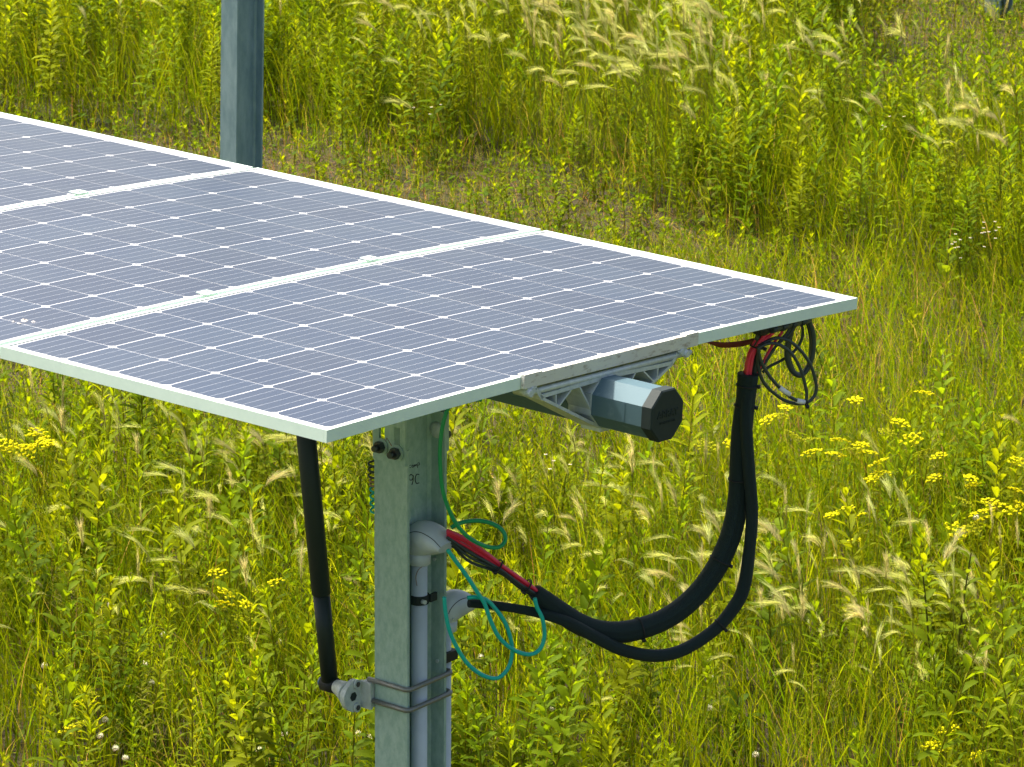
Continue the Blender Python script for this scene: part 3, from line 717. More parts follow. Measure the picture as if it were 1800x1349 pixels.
# ------------------------------------------------------------------ meadow: where things grow
def grid_noise(seed, cell):
    r = np.random.default_rng(seed); g = r.random((200, 200))
    def f(x, y):
        x = (np.asarray(x) + 60) / cell; y = (np.asarray(y) + 20) / cell
        i = np.floor(x).astype(int) % 199; j = np.floor(y).astype(int) % 199; fx = x - np.floor(x); fy = y - np.floor(y)
        fx = fx * fx * (3 - 2 * fx); fy = fy * fy * (3 - 2 * fy)
        return (g[i, j] * (1 - fx) + g[i + 1, j] * fx) * (1 - fy) + (g[i, j + 1] * (1 - fx) + g[i + 1, j + 1] * fx) * fy
    return f
nA, nB, nC = grid_noise(1, 0.55), grid_noise(2, 0.22), grid_noise(3, 1.3)
def sm(x, a, b): return np.clip((x - a) / (b - a), 0, 1)
def zones(X, Y):
    """tall (0..1): how tall the meadow stands; dry (0..1): share of straw; both follow the worn strip along the row"""
    X = np.asarray(X, float); Y = np.asarray(Y, float)
    u, v = pixel(X, Y)
    n = nA(X, Y) - .5
    vb = np.interp(u, [-300, 0, 300, 500, 900, 1100, 1300, 1500, 1800, 2200], [205, 205, 205, 245, 285, 335, 430, 455, 530, 600])
    vf = np.interp(u, [-400, 0, 600, 800, 1100, 1400, 1600, 1800, 2300], [770, 800, 890, 940, 975, 930, 900, 900, 880])
    back = 1 - sm(v + n * 50, vb - 30, vb + 35)
    front = sm(v + n * 60, vf - 30, vf + 40)
    rear = sm(u, 1380, 1560) * (1 - sm(v + n * 40, 230, 290))
    low_front = sm(v + n * 120, np.interp(u, [0, 900, 1800], [1330, 1380, 1420]), np.interp(u, [0, 900, 1800], [1450, 1520, 1560]))
    tall = np.clip(back * (1 - rear) + front * (1 - low_front * .75), 0, 1)
    strip = (1 - back) * (1 - front)
    dry = strip * np.clip(.14 + 1.5 * (nC(X, Y) - .5) + .5 * np.exp(-((v - vb - 60) / 70) ** 2), 0, 1) * (1 - .7 * sm(v, 480, 640)) + rear * .3 + low_front * np.where(u < 500, .55, .2) + .06
    mid = strip * sm(u, 700, 1100) * sm(v, 430, 560)
    return tall, np.clip(dry, 0, 1), mid, u, v
def scatter(n, dens=None, y0=11.3, y1=33.0):
    """random places, thinner outside the field of view"""
    Y = y0 + (y1 - y0) * rng.random(n) ; hw = 0.107 * Y + 1.6
    X = (rng.random(n) * 2 - 1) * (0.107 * 33 + 1.6); k = np.abs(X) < hw; X, Y = X[k], Y[k]
    out = np.maximum(np.abs(X) - 0.107 * Y - .25, 0) / 1.35 + np.maximum(12.9 - Y, 0) / 1.5 + np.maximum(Y - 25.5, 0) / 5
    k = rng.random(len(X)) < np.clip(1 - out * .75, .18, 1); return X[k], Y[k]

def tri_mesh(name, V, T, COL, m, smooth=False):
    me = bpy.data.meshes.new(name); V = np.asarray(V, np.float32).reshape(-1, 3); T = np.asarray(T, np.int32).reshape(-1, 3)
    me.vertices.add(len(V)); me.vertices.foreach_set('co', V.ravel())
    me.loops.add(len(T) * 3); me.loops.foreach_set('vertex_index', T.ravel())
    me.polygons.add(len(T)); me.polygons.foreach_set('loop_start', np.arange(0, len(T) * 3, 3, dtype=np.int32))
    try: me.polygons.foreach_set('loop_total', np.full(len(T), 3, np.int32))
    except Exception: pass
    me.update(calc_edges=True)
    if smooth: me.polygons.foreach_set('use_smooth', np.ones(len(T), bool))
    c = me.color_attributes.new('col', 'FLOAT_COLOR', 'POINT')
    cc = np.ones((len(V), 4), np.float32); cc[:, :3] = np.asarray(COL).reshape(-1, 3); c.data.foreach_set('color', cc.ravel())
    me.materials.append(m); return me

GREENS = np.array([(0.135, 0.205, 0.002), (0.17, 0.23, 0.002), (0.20, 0.25, 0.003), (0.10, 0.18, 0.003), (0.24, 0.26, 0.006)])
STRAWS = np.array([(0.40, 0.27, 0.09), (0.28, 0.18, 0.06), (0.33, 0.27, 0.06), (0.26, 0.13, 0.05), (0.24, 0.23, 0.03)])

# ---- grass blades, baked as arrays
def blades(name, X, Y, H, W, col, lean, label, seg=3, flop=None):
    n = len(X); az = rng.random(n) * 2 * math.pi; fa = rng.random(n) * 2 * math.pi
    la = lean * (0.35 + rng.random(n)); dx = np.cos(az) * la - .10 * H; dy = np.sin(az) * la
    tw = np.stack([np.cos(fa), np.sin(fa), np.zeros(n)], -1)
    V = np.zeros((n, 2 * seg + 1, 3)); ts = np.linspace(0, 1, seg + 1)
    for i, t in enumerate(ts):
        z = H * (t - (0.35 * t ** 3) * np.clip(la / (H + .01), 0, 1)); off = t ** 1.8
        c = np.stack([X + dx * off, Y + dy * off, z], -1)
        w = (W * (1 - t * .55) * .5)[:, None] * tw
        if i < seg: V[:, 2 * i] = c - w; V[:, 2 * i + 1] = c + w
        else: V[:, 2 * i] = c
    T = []
    for i in range(seg - 1): T += [(2 * i, 2 * i + 1, 2 * i + 3), (2 * i, 2 * i + 3, 2 * i + 2)]
    T.append((2 * seg - 2, 2 * seg - 1, 2 * seg))
    T = (np.array(T)[None] + (np.arange(n) * (2 * seg + 1))[:, None, None])
    o = bpy.data.objects.new(name, tri_mesh(name, V, T, np.repeat(col[:, None], 2 * seg + 1, 1), fol)); link(o)
    return tag(o, label, kind='stuff')
def pick(pal, n): return pal[rng.integers(0, len(pal), n)] * rng.uniform(.8, 1.25, (n, 1))

X, Y = scatter(300000); tall, dry, mid, u, v = zones(X, Y)
keep = rng.random(len(X)) < (1 - .2 * tall) * (1 - .15 * dry * (1 - tall)); X, Y, tall, dry, mid = X[keep], Y[keep], tall[keep], dry[keep], mid[keep]
n = len(X); H = (.05 + .12 * rng.random(n)) * (1 - .35 * dry) + tall * (.16 + .30 * rng.random(n)) * (.75 + .5 * nA(X, Y)) + mid * (.08 + .18 * rng.random(n))
isd = rng.random(n) < dry * .65
col = np.where(isd[:, None], pick(STRAWS, n), pick(GREENS, n)) * (0.8 + .45 * nB(X, Y))[:, None]
blades('meadow_grass', X, Y, H, rng.uniform(.0022, .0048, n) * (1 - .25 * isd), col, .05 + H * .28, 'dense yellow green meadow grass, mixed with straw where it is short')
# broader, brighter blades
X, Y = scatter(34000); tall, dry, mid, u, v = zones(X, Y); k = rng.random(len(X)) < .25 + .75 * tall; X, Y, tall, mid = X[k], Y[k], tall[k], mid[k]; n = len(X)
H = .08 + tall * rng.uniform(.14, .42, n) + mid * .12
blades('broad_grass', X, Y, H, rng.uniform(.005, .0095, n), pick(GREENS[1:], n) * 1.05, .06 + H * .35, 'broader bright blades of grass through the whole meadow', seg=4)
# the meadow goes on around the part in view, coarser
n = 150000; X = rng.uniform(-16, 16, n); Y = rng.uniform(4, 60, n); k = (np.abs(X) > 0.107 * Y + 1.0) | (Y > 30) | (Y < 11.6); X, Y = X[k], Y[k]; n = len(X)
blades('outer_meadow', X, Y, rng.uniform(.15, .5, n), rng.uniform(.006, .016, n), pick(GREENS, n), rng.uniform(.05, .2, n), 'the same meadow going on beyond the edges of the photo', seg=3)
# dead thatch lying on the ground
X, Y = scatter(100000); tall, dry, mid, u, v = zones(X, Y); k = rng.random(len(X)) < .12 + dry * 1.3; X, Y = X[k], Y[k]; n = len(X)
blades('dead_thatch', X, Y, rng.uniform(.01, .06, n), rng.uniform(.002, .004, n), pick(STRAWS, n), rng.uniform(.05, .17, n), 'dead brown straw lying flat between the living grass')

# ---- ground cover: small round leaves near the soil
def gcover():
    X, Y = scatter(120000); tall, dry, mid, u, v = zones(X, Y); k = rng.random(len(X)) < (1 - .6 * tall) * (1 - .15 * dry); X, Y, tall = X[k], Y[k], tall[k]; n = len(X)
    z = rng.uniform(.01, .10, n) * (1 + .8 * tall); r = rng.uniform(.006, .017, n); a = rng.random(n) * 6.28; til = rng.uniform(-.6, .6, (n, 2))
    V = np.zeros((n, 6, 3))
    for k_ in range(6):
        an = a + k_ * math.pi / 3; q = r * (1.25 if k_ % 3 == 0 else .8)
        dx, dy = np.cos(an) * q, np.sin(an) * q
        V[:, k_] = np.stack([X + dx, Y + dy, z + dx * til[:, 0] + dy * til[:, 1]], -1)
    T = np.array([(0, 1, 2), (0, 2, 3), (0, 3, 4), (0, 4, 5)])[None] + (np.arange(n) * 6)[:, None, None]
    o = bpy.data.objects.new('ground_cover', tri_mesh('ground_cover', V, T, np.repeat((pick(GREENS[[0, 1, 3]], n) * .9)[:, None], 6, 1), fol)); link(o)
    tag(o, 'low leafy ground cover of clover and seedlings over the soil', kind='stuff')
gcover()

# ---- plant templates -------------------------------------------------------------
class Tpl:
    def __init__(s): s.V = []; s.T = []; s.C = []
    def leaf(s, base, d, L, W, col, droop=.3, fold=.25, seg=3, wpos=.4):
        d = np.array(d, float); d /= np.linalg.norm(d); side = np.cross(d, [0, 0, 1]); nn = np.linalg.norm(side)
        side = side / nn if nn > 1e-3 else np.array([1., 0, 0]); up = np.cross(side, d); b0 = len(s.V)
        for i in range(seg + 1):
            t = i / seg; c = np.array(base) + d * L * t - np.array([0, 0, 1]) * droop * L * t * t
            w = W * .5 * (math.sin(math.pi * min(1, t ** (math.log(.5) / math.log(wpos)))) ** .8 if 0 < t < 1 else .12 if t == 0 else 0)
            s.V += [c - side * w + up * w * fold, c, c + side * w + up * w * fold]; s.C += [col] * 3
        for i in range(seg):
            a = b0 + 3 * i; s.T += [(a, a + 3, a + 4), (a, a + 4, a + 1), (a + 1, a + 4, a + 5), (a + 1, a + 5, a + 2)]
    def stem(s, pts, r0, r1, col, seg=3):
        pts = [np.array(p, float) for p in pts]; b0 = len(s.V); n = len(pts)
        for i, p in enumerate(pts):
            r = r0 + (r1 - r0) * i / (n - 1)
            for k in range(seg): a = 2 * math.pi * k / seg; s.V.append(p + np.array([math.cos(a), math.sin(a), 0]) * r); s.C.append(col)
        for i in range(n - 1):
            for k in range(seg):
                k2 = (k + 1) % seg; a, b, c, d = b0 + i * seg + k, b0 + i * seg + k2, b0 + (i + 1) * seg + k2, b0 + (i + 1) * seg + k
                s.T += [(a, b, c), (a, c, d)]
    def awn(s, p, d, L, w, col, bend):
        p = np.array(p, float); d = np.array(d, float) / np.linalg.norm(d); sd = np.cross(d, rng.normal(size=3)); sd /= np.linalg.norm(sd); b0 = len(s.V)
        m = p + d * L * .55 + np.array(bend) * L * .12; e = p + d * L + np.array(bend) * L * .5
        s.V += [p - sd * w / 2, p + sd * w / 2, m - sd * w * .4, m + sd * w * .4, e]; s.C += [col, col] + [np.array(col) * 1.05] * 2 + [np.array(col) * 1.1]
        s.T += [(b0, b0 + 1, b0 + 3), (b0, b0 + 3, b0 + 2), (b0 + 2, b0 + 3, b0 + 4)]
    def blob(s, c, r, col, flat=.7):
        b0 = len(s.V); c = np.array(c)
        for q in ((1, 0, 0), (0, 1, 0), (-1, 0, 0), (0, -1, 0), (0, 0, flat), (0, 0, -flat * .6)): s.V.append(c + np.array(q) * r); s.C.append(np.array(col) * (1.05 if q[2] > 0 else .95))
        for i in range(4): j = (i + 1) % 4; s.T += [(b0 + i, b0 + j, b0 + 4), (b0 + j, b0 + i, b0 + 5)]
    def mesh(s, name, m): return tri_mesh(name, s.V, s.T, s.C, m)
    def arr(s): return np.array(s.V), np.array(s.T), np.array(s.C)
def join(ts):
    V, T, Cc = [], [], []; n = 0
    for t in ts: a, b, c = t.arr(); V.append(a); T.append(b + n); Cc.append(c); n += len(a)
    return np.concatenate(V), np.concatenate(T), np.concatenate(Cc)

def where_(x, y):
    if y < 560: return 'in the meadow beyond the panels'
    if x < 330: return 'under the panels at the far left' if y < 950 else 'at the lower left'
    if x < 560: return 'left of the black damper'
    if x < 700: return 'between the damper and the post'
    if x < 960: return 'behind the wires right of the post' if y < 1180 else 'right of the post foot'
    if x < 1290: return 'framed by the hanging cable looms' if y < 1110 else 'below the hanging cable looms'
    return 'around the yellow umbels' if y < 1020 else 'at the lower right'
# foxtail barley: stalk + feathery head blown to the left
def foxtail(open_, nod):
    st = Tpl(); hd_ = Tpl(); h = .5
    az = math.pi + rng.normal(0, .5); dirx = np.array([math.cos(az), math.sin(az), 0])
    pts = [dirx * (nod * .10 * t ** 2) + np.array([0, 0, h * t - nod * .03 * t ** 4]) for t in np.linspace(0, 1, 7)]
    st.stem(pts, .0015, .0009, (0.20, 0.22, 0.04))
    for k in range(3):
        t = rng.uniform(.05, .6); a = rng.random() * 6.28
        st.leaf(pts[int(t * 6)], (math.cos(a) * .5, math.sin(a) * .5, 1), rng.uniform(.08, .18), .0045, (0.15, 0.185, .015), .35, .1, 3)
    d = pts[-1] - pts[-2]; d /= np.linalg.norm(d); p = pts[-1].copy(); axis = []
    L = rng.uniform(.055, .085)
    for k in range(9):
        axis.append(p.copy()); d = d + dirx * .10 * nod * (1 + k * .08) - np.array([0, 0, .022]) * nod; d /= np.linalg.norm(d); p = p + d * L / 8
    hd_.stem(axis[:7], .0022, .0012, (0.34, 0.34, 0.10), 4)
    pale, pink = np.array((0.58, 0.63, 0.23)), np.array((0.56, 0.49, 0.28))
    na = int(rng.uniform(48, 82) * (.6 + open_)); pinkish = rng.random() < .25
    for k in range(na):
        t = rng.random() ** .9; i = min(7, int(t * 8)); q = axis[i]; dd = (axis[i + 1] - axis[i]); dd /= np.linalg.norm(dd)
        rnd = rng.normal(size=3); rnd -= dd * rnd.dot(dd); rnd /= np.linalg.norm(rnd)
        c = pale * rng.uniform(.75, 1.1) if not (pinkish and rng.random() < .6) else pink * rng.uniform(.8, 1.1)
        hd_.awn(q, dd + rnd * (.12 + .36 * open_ * rng.random()), rng.uniform(.035, .06), .0007, c, dirx * .5 * nod + np.array([0, 0, -.15]))
    return st, hd_
fox = [foxtail(rng.choice([.15, .4, .8, 1.0]), rng.choice([.1, .4, .9, 1.3, 1.8])) for _ in range(26)]
FK = []
fox_me = [(a.mesh('stalk', fol), b.mesh('seed_head', fluff)) for a, b in fox]
fox_arr = [join([a, b]) for a, b in fox]

def individual(name, parts, x, y, rz, s, label, cat, group, z=0.0, sz=None):
    o = bpy.data.objects.new(name, None); o.empty_display_size = .05; o.location = (float(x), float(y), z); o.rotation_euler = (0, 0, float(rz)); o.scale = (float(s), float(s), float(sz or s)); link(o)
    tag(o, label, cat, group)
    for nm, me in parts:
        c = bpy.data.objects.new(nm, me); c.parent = o; link(c)
    return o
def bake(name, arrs, X, Y, RZ, Sc, m, label):
    V, T, Cc = [], [], []; off = 0; k = rng.integers(0, len(arrs), len(X))
    for j, (v_, t_, c_) in enumerate(arrs):
        i = np.where(k == j)[0]
        if not len(i): continue
        cs, sn = np.cos(RZ[i]), np.sin(RZ[i]); tl = rng.normal(0, .10, (len(i), 2)); s_ = Sc[i][:, None]
        x = (v_[None, :, 0] * cs[:, None] - v_[None, :, 1] * sn[:, None]) * s_; y = (v_[None, :, 0] * sn[:, None] + v_[None, :, 1] * cs[:, None]) * s_; z = v_[None, :, 2] * s_
        P = np.stack([x + X[i][:, None] + z * tl[:, :1], y + Y[i][:, None] + z * tl[:, 1:], z], -1)
        V.append(P.reshape(-1, 3)); T.append((t_[None] + (np.arange(len(i)) * len(v_))[:, None, None] + off).reshape(-1, 3))
        Cc.append((c_[None] * rng.uniform(.82, 1.2, (len(i), 1, 1))).reshape(-1, 3)); off += len(i) * len(v_)
    o = bpy.data.objects.new(name, tri_mesh(name, np.concatenate(V), np.concatenate(T), np.concatenate(Cc), m)); link(o); return tag(o, label, kind='stuff')

# where foxtails stand: (photo x, photo y of the base, spread x, spread y, count)
def fox_places():
    cl = [(1010, 270, 120, 60, 110), (1230, 330, 80, 50, 80), (1060, 180, 130, 50, 80), (1420, 190, 120, 60, 36), (1720, 450, 70, 60, 40), (1250, 230, 100, 50, 40), (1580, 300, 110, 80, 22), (250, 100, 200, 70, 34), (700, 180, 110, 60, 24),
          (430, 1060, 90, 60, 36), (120, 960, 110, 60, 24), (300, 1180, 180, 60, 30), (1120, 1060, 110, 60, 34), (960, 1230, 130, 60, 34), (1420, 1290, 150, 70, 85), (1600, 1330, 110, 60, 34), (1280, 1180, 110, 60, 32),
          (1680, 1200, 80, 60, 14), (780, 1020, 90, 50, 20), (620, 980, 80, 50, 24), (1480, 1160, 120, 40, 12), (60, 1080, 60, 60, 14), (500, 1250, 60, 50, 10), (1100, 330, 60, 40, 14)]
    xs = []
    for x, y, sx, sy, n_ in cl:
        for _ in range(n_):
            p = ground_at(x + rng.normal(0, sx), y + rng.normal(0, sy)); xs.append((p[0], p[1]))
    A = np.array(xs); X2, Y2 = scatter(2600); t, d_, m_, u_, v_ = zones(X2, Y2); k = (rng.random(len(X2)) < .15 * t); return np.concatenate([A, np.stack([X2[k], Y2[k]], 1)])
FP = fox_places(); u, v = pixel(FP[:, 0], FP[:, 1])
t_, *_r = zones(FP[:, 0], FP[:, 1]); k = (t_ > .25) | (rng.random(len(FP)) < .10); FP, u, v = FP[k], u[k], v[k]
vt = pixel(FP[:, 0], FP[:, 1], .5)[1]
inview = (u > 10) & (u < 1790) & (vt > 15) & (vt < 1320) & ~((vt < 770) & (vt > 200 + .2 * u) & (u < 560)) 
# hidden behind the panels?
hid = (vt > 195 + .213 * u) & (vt < np.where(u < 575, 605 + .26 * u, 765 - .26 * (u - 575))) & (u < 1500)
score = np.where(inview & ~hid, -FP[:, 1], -1000 - FP[:, 1]); order = np.argsort(-score)
for i in order[:290]:
    st_me, hd_me = fox_me[rng.integers(0, 26)]
    individual('foxtail_barley', (('stalk', st_me), ('seed_head', hd_me)), FP[i, 0], FP[i, 1], rng.normal(0, .8), rng.uniform(.66, 1.15),
               'foxtail barley stalk with a pale feathery head, ' + where_(u[i], vt[i]), 'wild grass', 'foxtail barley stalks in the meadow')
rest = order[290:]
bake('foxtail_field', fox_arr, FP[rest, 0], FP[rest, 1], rng.normal(0, .7, len(rest)), np.where(FP[rest, 1] > 18, 1.22, 1.0) * rng.uniform(.8, 1.12, len(rest)), fluff, 'farther foxtail barley with pale feathery heads among the weeds')

# fine open panicles and thin rough stalks between them
def panicle():
    t = Tpl(); h = .5; c = (0.24, 0.24, 0.07); pts = [(0.03 * q * q, 0, h * q) for q in np.linspace(0, 1, 5)]; t.stem(pts, .0012, .0007, (0.17, 0.20, .03))
    for k in range(26):
        z = rng.uniform(.68, 1.0); a = rng.random() * 6.28; L = .03 * (1.1 - z) * 3 + .01
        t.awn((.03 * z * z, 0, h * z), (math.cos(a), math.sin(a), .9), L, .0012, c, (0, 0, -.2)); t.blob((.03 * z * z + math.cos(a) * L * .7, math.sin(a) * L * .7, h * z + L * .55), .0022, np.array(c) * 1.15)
    return t
pan = [panicle().arr() for _ in range(5)]
X, Y = scatter(2600); tall, dry, mid, u, v = zones(X, Y); k = rng.random(len(X)) < .12 + .5 * tall; X, Y = X[k], Y[k]
bake('panicle_grass', pan, X, Y, rng.random(len(X)) * 6.28, rng.uniform(.6, 1.05, len(X)), fol, 'thin grass stalks with fine open panicles scattered in the meadow')

# leafy shoots (young goldenrod)
def shoot(h, n_, wide, lc, asp=.21, lift=0.0):
    t = Tpl(); bend = rng.normal(0, .03, 2); P = lambda q: np.array([bend[0] * q * q, bend[1] * q * q, h * q])
    t.stem([P(q) for q in np.linspace(0, 1, 6)], .0030, .0016, (0.20, 0.21, 0.02), 4)
    for k in range(n_):
        q = .18 + .82 * (k + .5) / n_; a = k * 2.4 + rng.normal(0, .3); el = .55 + 1.0 * sm(q, .5, 1.0) + rng.normal(0, .15)
        L = (.075 + .02 * rng.random()) * (1 - .45 * sm(q, .75, 1)) * (h / .5) ** .5 * wide; cc = np.array(lc) * rng.uniform(.8, 1.15) * (1 + .10 * sm(q, .6, 1))
        t.leaf(P(q), (math.cos(a), math.sin(a), float(el)), L, L * asp * wide, cc, .34 - lift - .22 * float(sm(q, .7, 1)), .35, 3)
    for k in range(6):
        a = k * 1.05 + rng.normal(0, .2); t.leaf(P(1), (math.cos(a) * .7, math.sin(a) * .7, 1.1), .038 * wide, .0075, np.array(lc) * 1.12, .1, .3, 2)
    return t
lcs = [(0.165, 0.24, .003), (0.20, 0.265, .002), (0.135, 0.215, .003), (0.235, 0.28, .003)]
shoots = [shoot(rng.uniform(.34, .64), int(rng.integers(20, 46)), rng.uniform(.8, 1.3), lcs[k % 4], (.21, .13, .17, .26, .11)[k % 5], (-.15, 0, .1)[k % 3]) for k in range(22)]
sh_me = [t.mesh('leafy_shoot', fol) for t in shoots]; sh_arr = [t.arr() for t in shoots]
def shoot_places():
    X, Y = scatter(19500); t, d_, m_, u_, v_ = zones(X, Y)
    pr = t * np.where(v_ < 560, .62, .50) * (.25 + 1.3 * nA(X + 9, Y)) * np.where((v_ < 560) & (u_ > 1200), 1.5, 1) * np.where((v_ > 560) & (u_ > 1050) & (u_ < 1500), .45, 1) * np.where((v_ > 560) & (u_ < 600), 1.3, 1) * np.where((v_ < 560), 1 - .75 * np.exp(-((u_ - 1080) / 190) ** 2 - ((v_ - 240) / 120) ** 2), 1)
    k = rng.random(len(X)) < pr; return np.stack([X[k], Y[k]], 1)
SP = shoot_places(); u, v = pixel(SP[:, 0], SP[:, 1]); vt = pixel(SP[:, 0], SP[:, 1], .5)[1]
inview = (u > 5) & (u < 1795) & (vt > 5) & (vt < 1330)
hid = (vt > 195 + .213 * u) & (vt < np.where(u < 575, 605 + .26 * u, 765 - .26 * (u - 575))) & (u < 1500)
score = np.where(inview & ~hid, -SP[:, 1], -1000 - SP[:, 1]); order = np.argsort(-score)
for i in order[:290]:
    o = bpy.data.objects.new('leafy_shoot', sh_me[rng.integers(0, 22)]); s = rng.uniform(.7, 1.1)
    o.location = (SP[i, 0], SP[i, 1], 0); o.scale = (s, s, s * rng.uniform(.85, 1.15)); o.rotation_euler = (rng.normal(0, .12), rng.normal(-.08, .12), rng.random() * 6.28); link(o)
    tag(o, 'leafy green weed shoot with narrow pointed leaves, ' + where_(u[i], vt[i]), 'plant', 'leafy weed shoots in the meadow')
rest = order[290:]
bake('weed_thicket', sh_arr, SP[rest, 0], SP[rest, 1], rng.random(len(rest)) * 6.28, rng.uniform(.72, 1.12, len(rest)), fol, 'thicket of leafy green weeds filling the meadow behind')

# low weeds of the worn strip
low = [shoot(rng.uniform(.10, .18), 14, 1.0, lcs[k % 4]) for k in range(6)]
X, Y = scatter(16000); t, d_, m_, u, v = zones(X, Y); k = rng.random(len(X)) < (1 - t) * (.5 + .6 * nB(X, Y)); X, Y = X[k], Y[k]
bake('low_weeds', [a.arr() for a in low], X, Y, rng.random(len(X)) * 6.28, rng.uniform(.6, 1.2, len(X)), fol, 'low leafy weeds in the worn strip between the rows')

# larger broad-leaved plants, each leaf a part
def broad_plant(px, py, h, nl, size, label, col, up=.5):
    p = ground_at(px, py); root = thing('broad_leaved_plant', p, label, 'plant'); o = root.location
    t = Tpl(); b = rng.normal(0, .04, 2); P = lambda q: np.array([b[0] * q * q, b[1] * q * q, h * q])
    t.stem([P(q) for q in np.linspace(0, 1, 6)], .005, .0022, (0.12, 0.13, .035), 5)
    c = bpy.data.objects.new('stem', t.mesh('stem', fol)); c.parent = root; link(c)
    for k in range(nl):
        q = .05 + .95 * k / nl; a = k * 2.4 + rng.normal(0, .3); t = Tpl(); L = size * rng.uniform(.8, 1.15) * (1 - .5 * sm(q, .6, 1))
        t.leaf((0, 0, 0), (math.cos(a), math.sin(a), up + .7 * q), L, L * .33, np.array(col) * rng.uniform(.85, 1.15), .4, .3, 5)
        c = bpy.data.objects.new('leaf', t.mesh('leaf', fol)); c.parent = root; c.location = Vector(P(q).tolist()); link(c)
DG, BG = (0.09, 0.16, .008), (0.18, 0.25, .005)
broad_plant(1635, 1330, .62, 30, .13, 'tall dense leafy plant, tallest of the lower right corner', BG, .4)
broad_plant(1672, 1300, .60, 26, .12, 'tall leafy plant just right of the tallest one at the lower right', BG, .4)
broad_plant(1560, 1040, .30, 16, .11, 'dark leafed plant below the yellow umbels', DG)
broad_plant(245, 1345, .20, 8, .16, 'broad dark green leaves at the bottom beside the white clover heads', DG, .8)
broad_plant(1290, 1345, .22, 10, .14, 'rosette of broad upright leaves below the lower end of the cable loop', DG, .9)
broad_plant(985, 400, .16, 12, .09, 'small bright rosette just beyond the seam corner of the panels', BG, .6)
broad_plant(1250, 410, .22, 12, .10, 'yellow green leafy plant in the worn strip, right of the bare brown patch', (0.17, 0.20, .013), .6)
broad_plant(1030, 300, .14, 8, .09, 'dark low weed at the upper edge of the bare brown patch', DG, .6)
broad_plant(480, 1345, .36, 18, .11, 'leafy weed at the bottom edge, between the clover and the steel post', BG, .4)
broad_plant(380, 1330, .34, 16, .10, 'smaller leafy weed at the bottom, left of the damper foot', BG, .4)
broad_plant(1450, 690, .20, 12, .10, 'dark green weed right of the tagged cable coil', DG, .5)
broad_plant(1660, 560, .30, 12, .12, 'upright broad leafed weed beyond the right corner of the panel', BG, .8)

# golden alexanders: yellow flat umbels on branching stems
def umbel(r, dense, ripe):
    t = Tpl(); yel = np.array((0.82, 0.80, 0.008)) if ripe else np.array((0.50, 0.52, 0.012)); nr = 13 if dense else 16
    for k in range(nr):
        a = k * 2.4; q = math.sqrt((k + .5) / nr); e = np.array([math.cos(a) * r * q, math.sin(a) * r * q, r * (.75 - .25 * q * q) * (1 if ripe else .8)])
        t.awn((0, 0, 0), e, np.linalg.norm(e), .0012, (0.24, 0.27, .015), (0, 0, 0))
        for j in range(7 if ripe else 4):
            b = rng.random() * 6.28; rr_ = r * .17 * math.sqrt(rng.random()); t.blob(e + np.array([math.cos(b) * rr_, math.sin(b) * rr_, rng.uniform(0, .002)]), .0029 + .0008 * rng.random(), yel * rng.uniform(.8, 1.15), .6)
    return t
umb_r = [umbel(rng.uniform(.022, .030), True, True).mesh('umbel', petal) for _ in range(6)]
umb_g = [umbel(rng.uniform(.026, .036), False, False).mesh('umbel', petal) for _ in range(4)]
def alexander(heads, label, base=None, hz=.55):
    """heads: (photo x, photo y, height m, kind)"""
    x0 = np.mean([h[0] for h in heads]) if base is None else base; hh = max(h[2] for h in heads)
    g = [at(x, y, (0, 0, z), (0, 0, 1)) for x, y, z, kd in heads]; ym = np.mean([p[1] for p in g])
    dep = [at(x, y, (0, ym + rng.normal(0, .03), 0), (0, 1, 0)) for x, y, z, kd in heads]
    bp = np.array([ray(x0, 700)[0] / ray(x0, 700)[1] * ym, ym, 0]); root = thing('golden_alexander', bp, label, 'flower', 'yellow umbel flowers')
    t = Tpl(); top = np.array([0, 0, min(p[2] for p in dep) * .62]); t.stem([np.array([0, 0, 0]), top * .5, top], .0028, .0022, (0.24, 0.26, .02), 4)
    for k in range(7):
        a = rng.random() * 6.28; q = rng.uniform(.2, 1); t.leaf(top * q, (math.cos(a), math.sin(a), .5), .06, .018, (0.16, 0.19, .012), .3, .3, 3)
    for p in dep:
        e = p - bp; m_ = top * .5 + e * .5 + np.array([e[0] * .12, 0, -.01]); t.stem([top, m_, e], .0018, .0012, (0.30, 0.31, .02), 3)
    c = bpy.data.objects.new('stem', t.mesh('stem', fol)); c.parent = root; link(c)
    for (x, y, z, kd), p in zip(heads, dep):
        me = (umb_r if kd else umb_g)[rng.integers(0, 6 if kd else 4)]
        o = bpy.data.objects.new('umbel', me); o.parent = root; o.location = Vector((p - bp).tolist()) - Vector((0, 0, .012)); o.rotation_euler = (rng.normal(0, .25), rng.normal(0, .25), rng.random() * 6.28)
        s = rng.uniform(1.1, 1.4); o.scale = (s, s, s); link(o)
R_, G_ = 1, 0
alexander([(1504, 706, .62, R_), (1558, 762, .55, G_)], 'tall yellow umbel on a long stalk leaning left, above the dense cluster')
alexander([(1624, 697, .62, R_), (1580, 747, .56, R_)], 'tallest yellow umbel at the right, on a long stalk leaning right', 1590)
alexander([(1380, 719, .55, R_), (1354, 741, .53, R_), (1372, 733, .52, G_)], 'small yellow umbels just below the tagged cable coil')
alexander([(1392, 768, .5, G_), (1424, 776, .5, G_), (1429, 802, .48, R_)], 'pale greenish umbels right of the hanging cable loom')
alexander([(1475, 779, .55, R_), (1468, 805, .52, R_)], 'two yellow umbels one above the other, left of the big dense cluster')
alexander([(1514, 785, .56, R_), (1526, 800, .54, R_), (1500, 795, .54, G_)], 'dense golden umbel cluster in the middle of the yellow flowers')
alexander([(1605, 776, .55, R_), (1625, 800, .5, G_)], 'yellow umbel with dark centres at the right of the cluster')
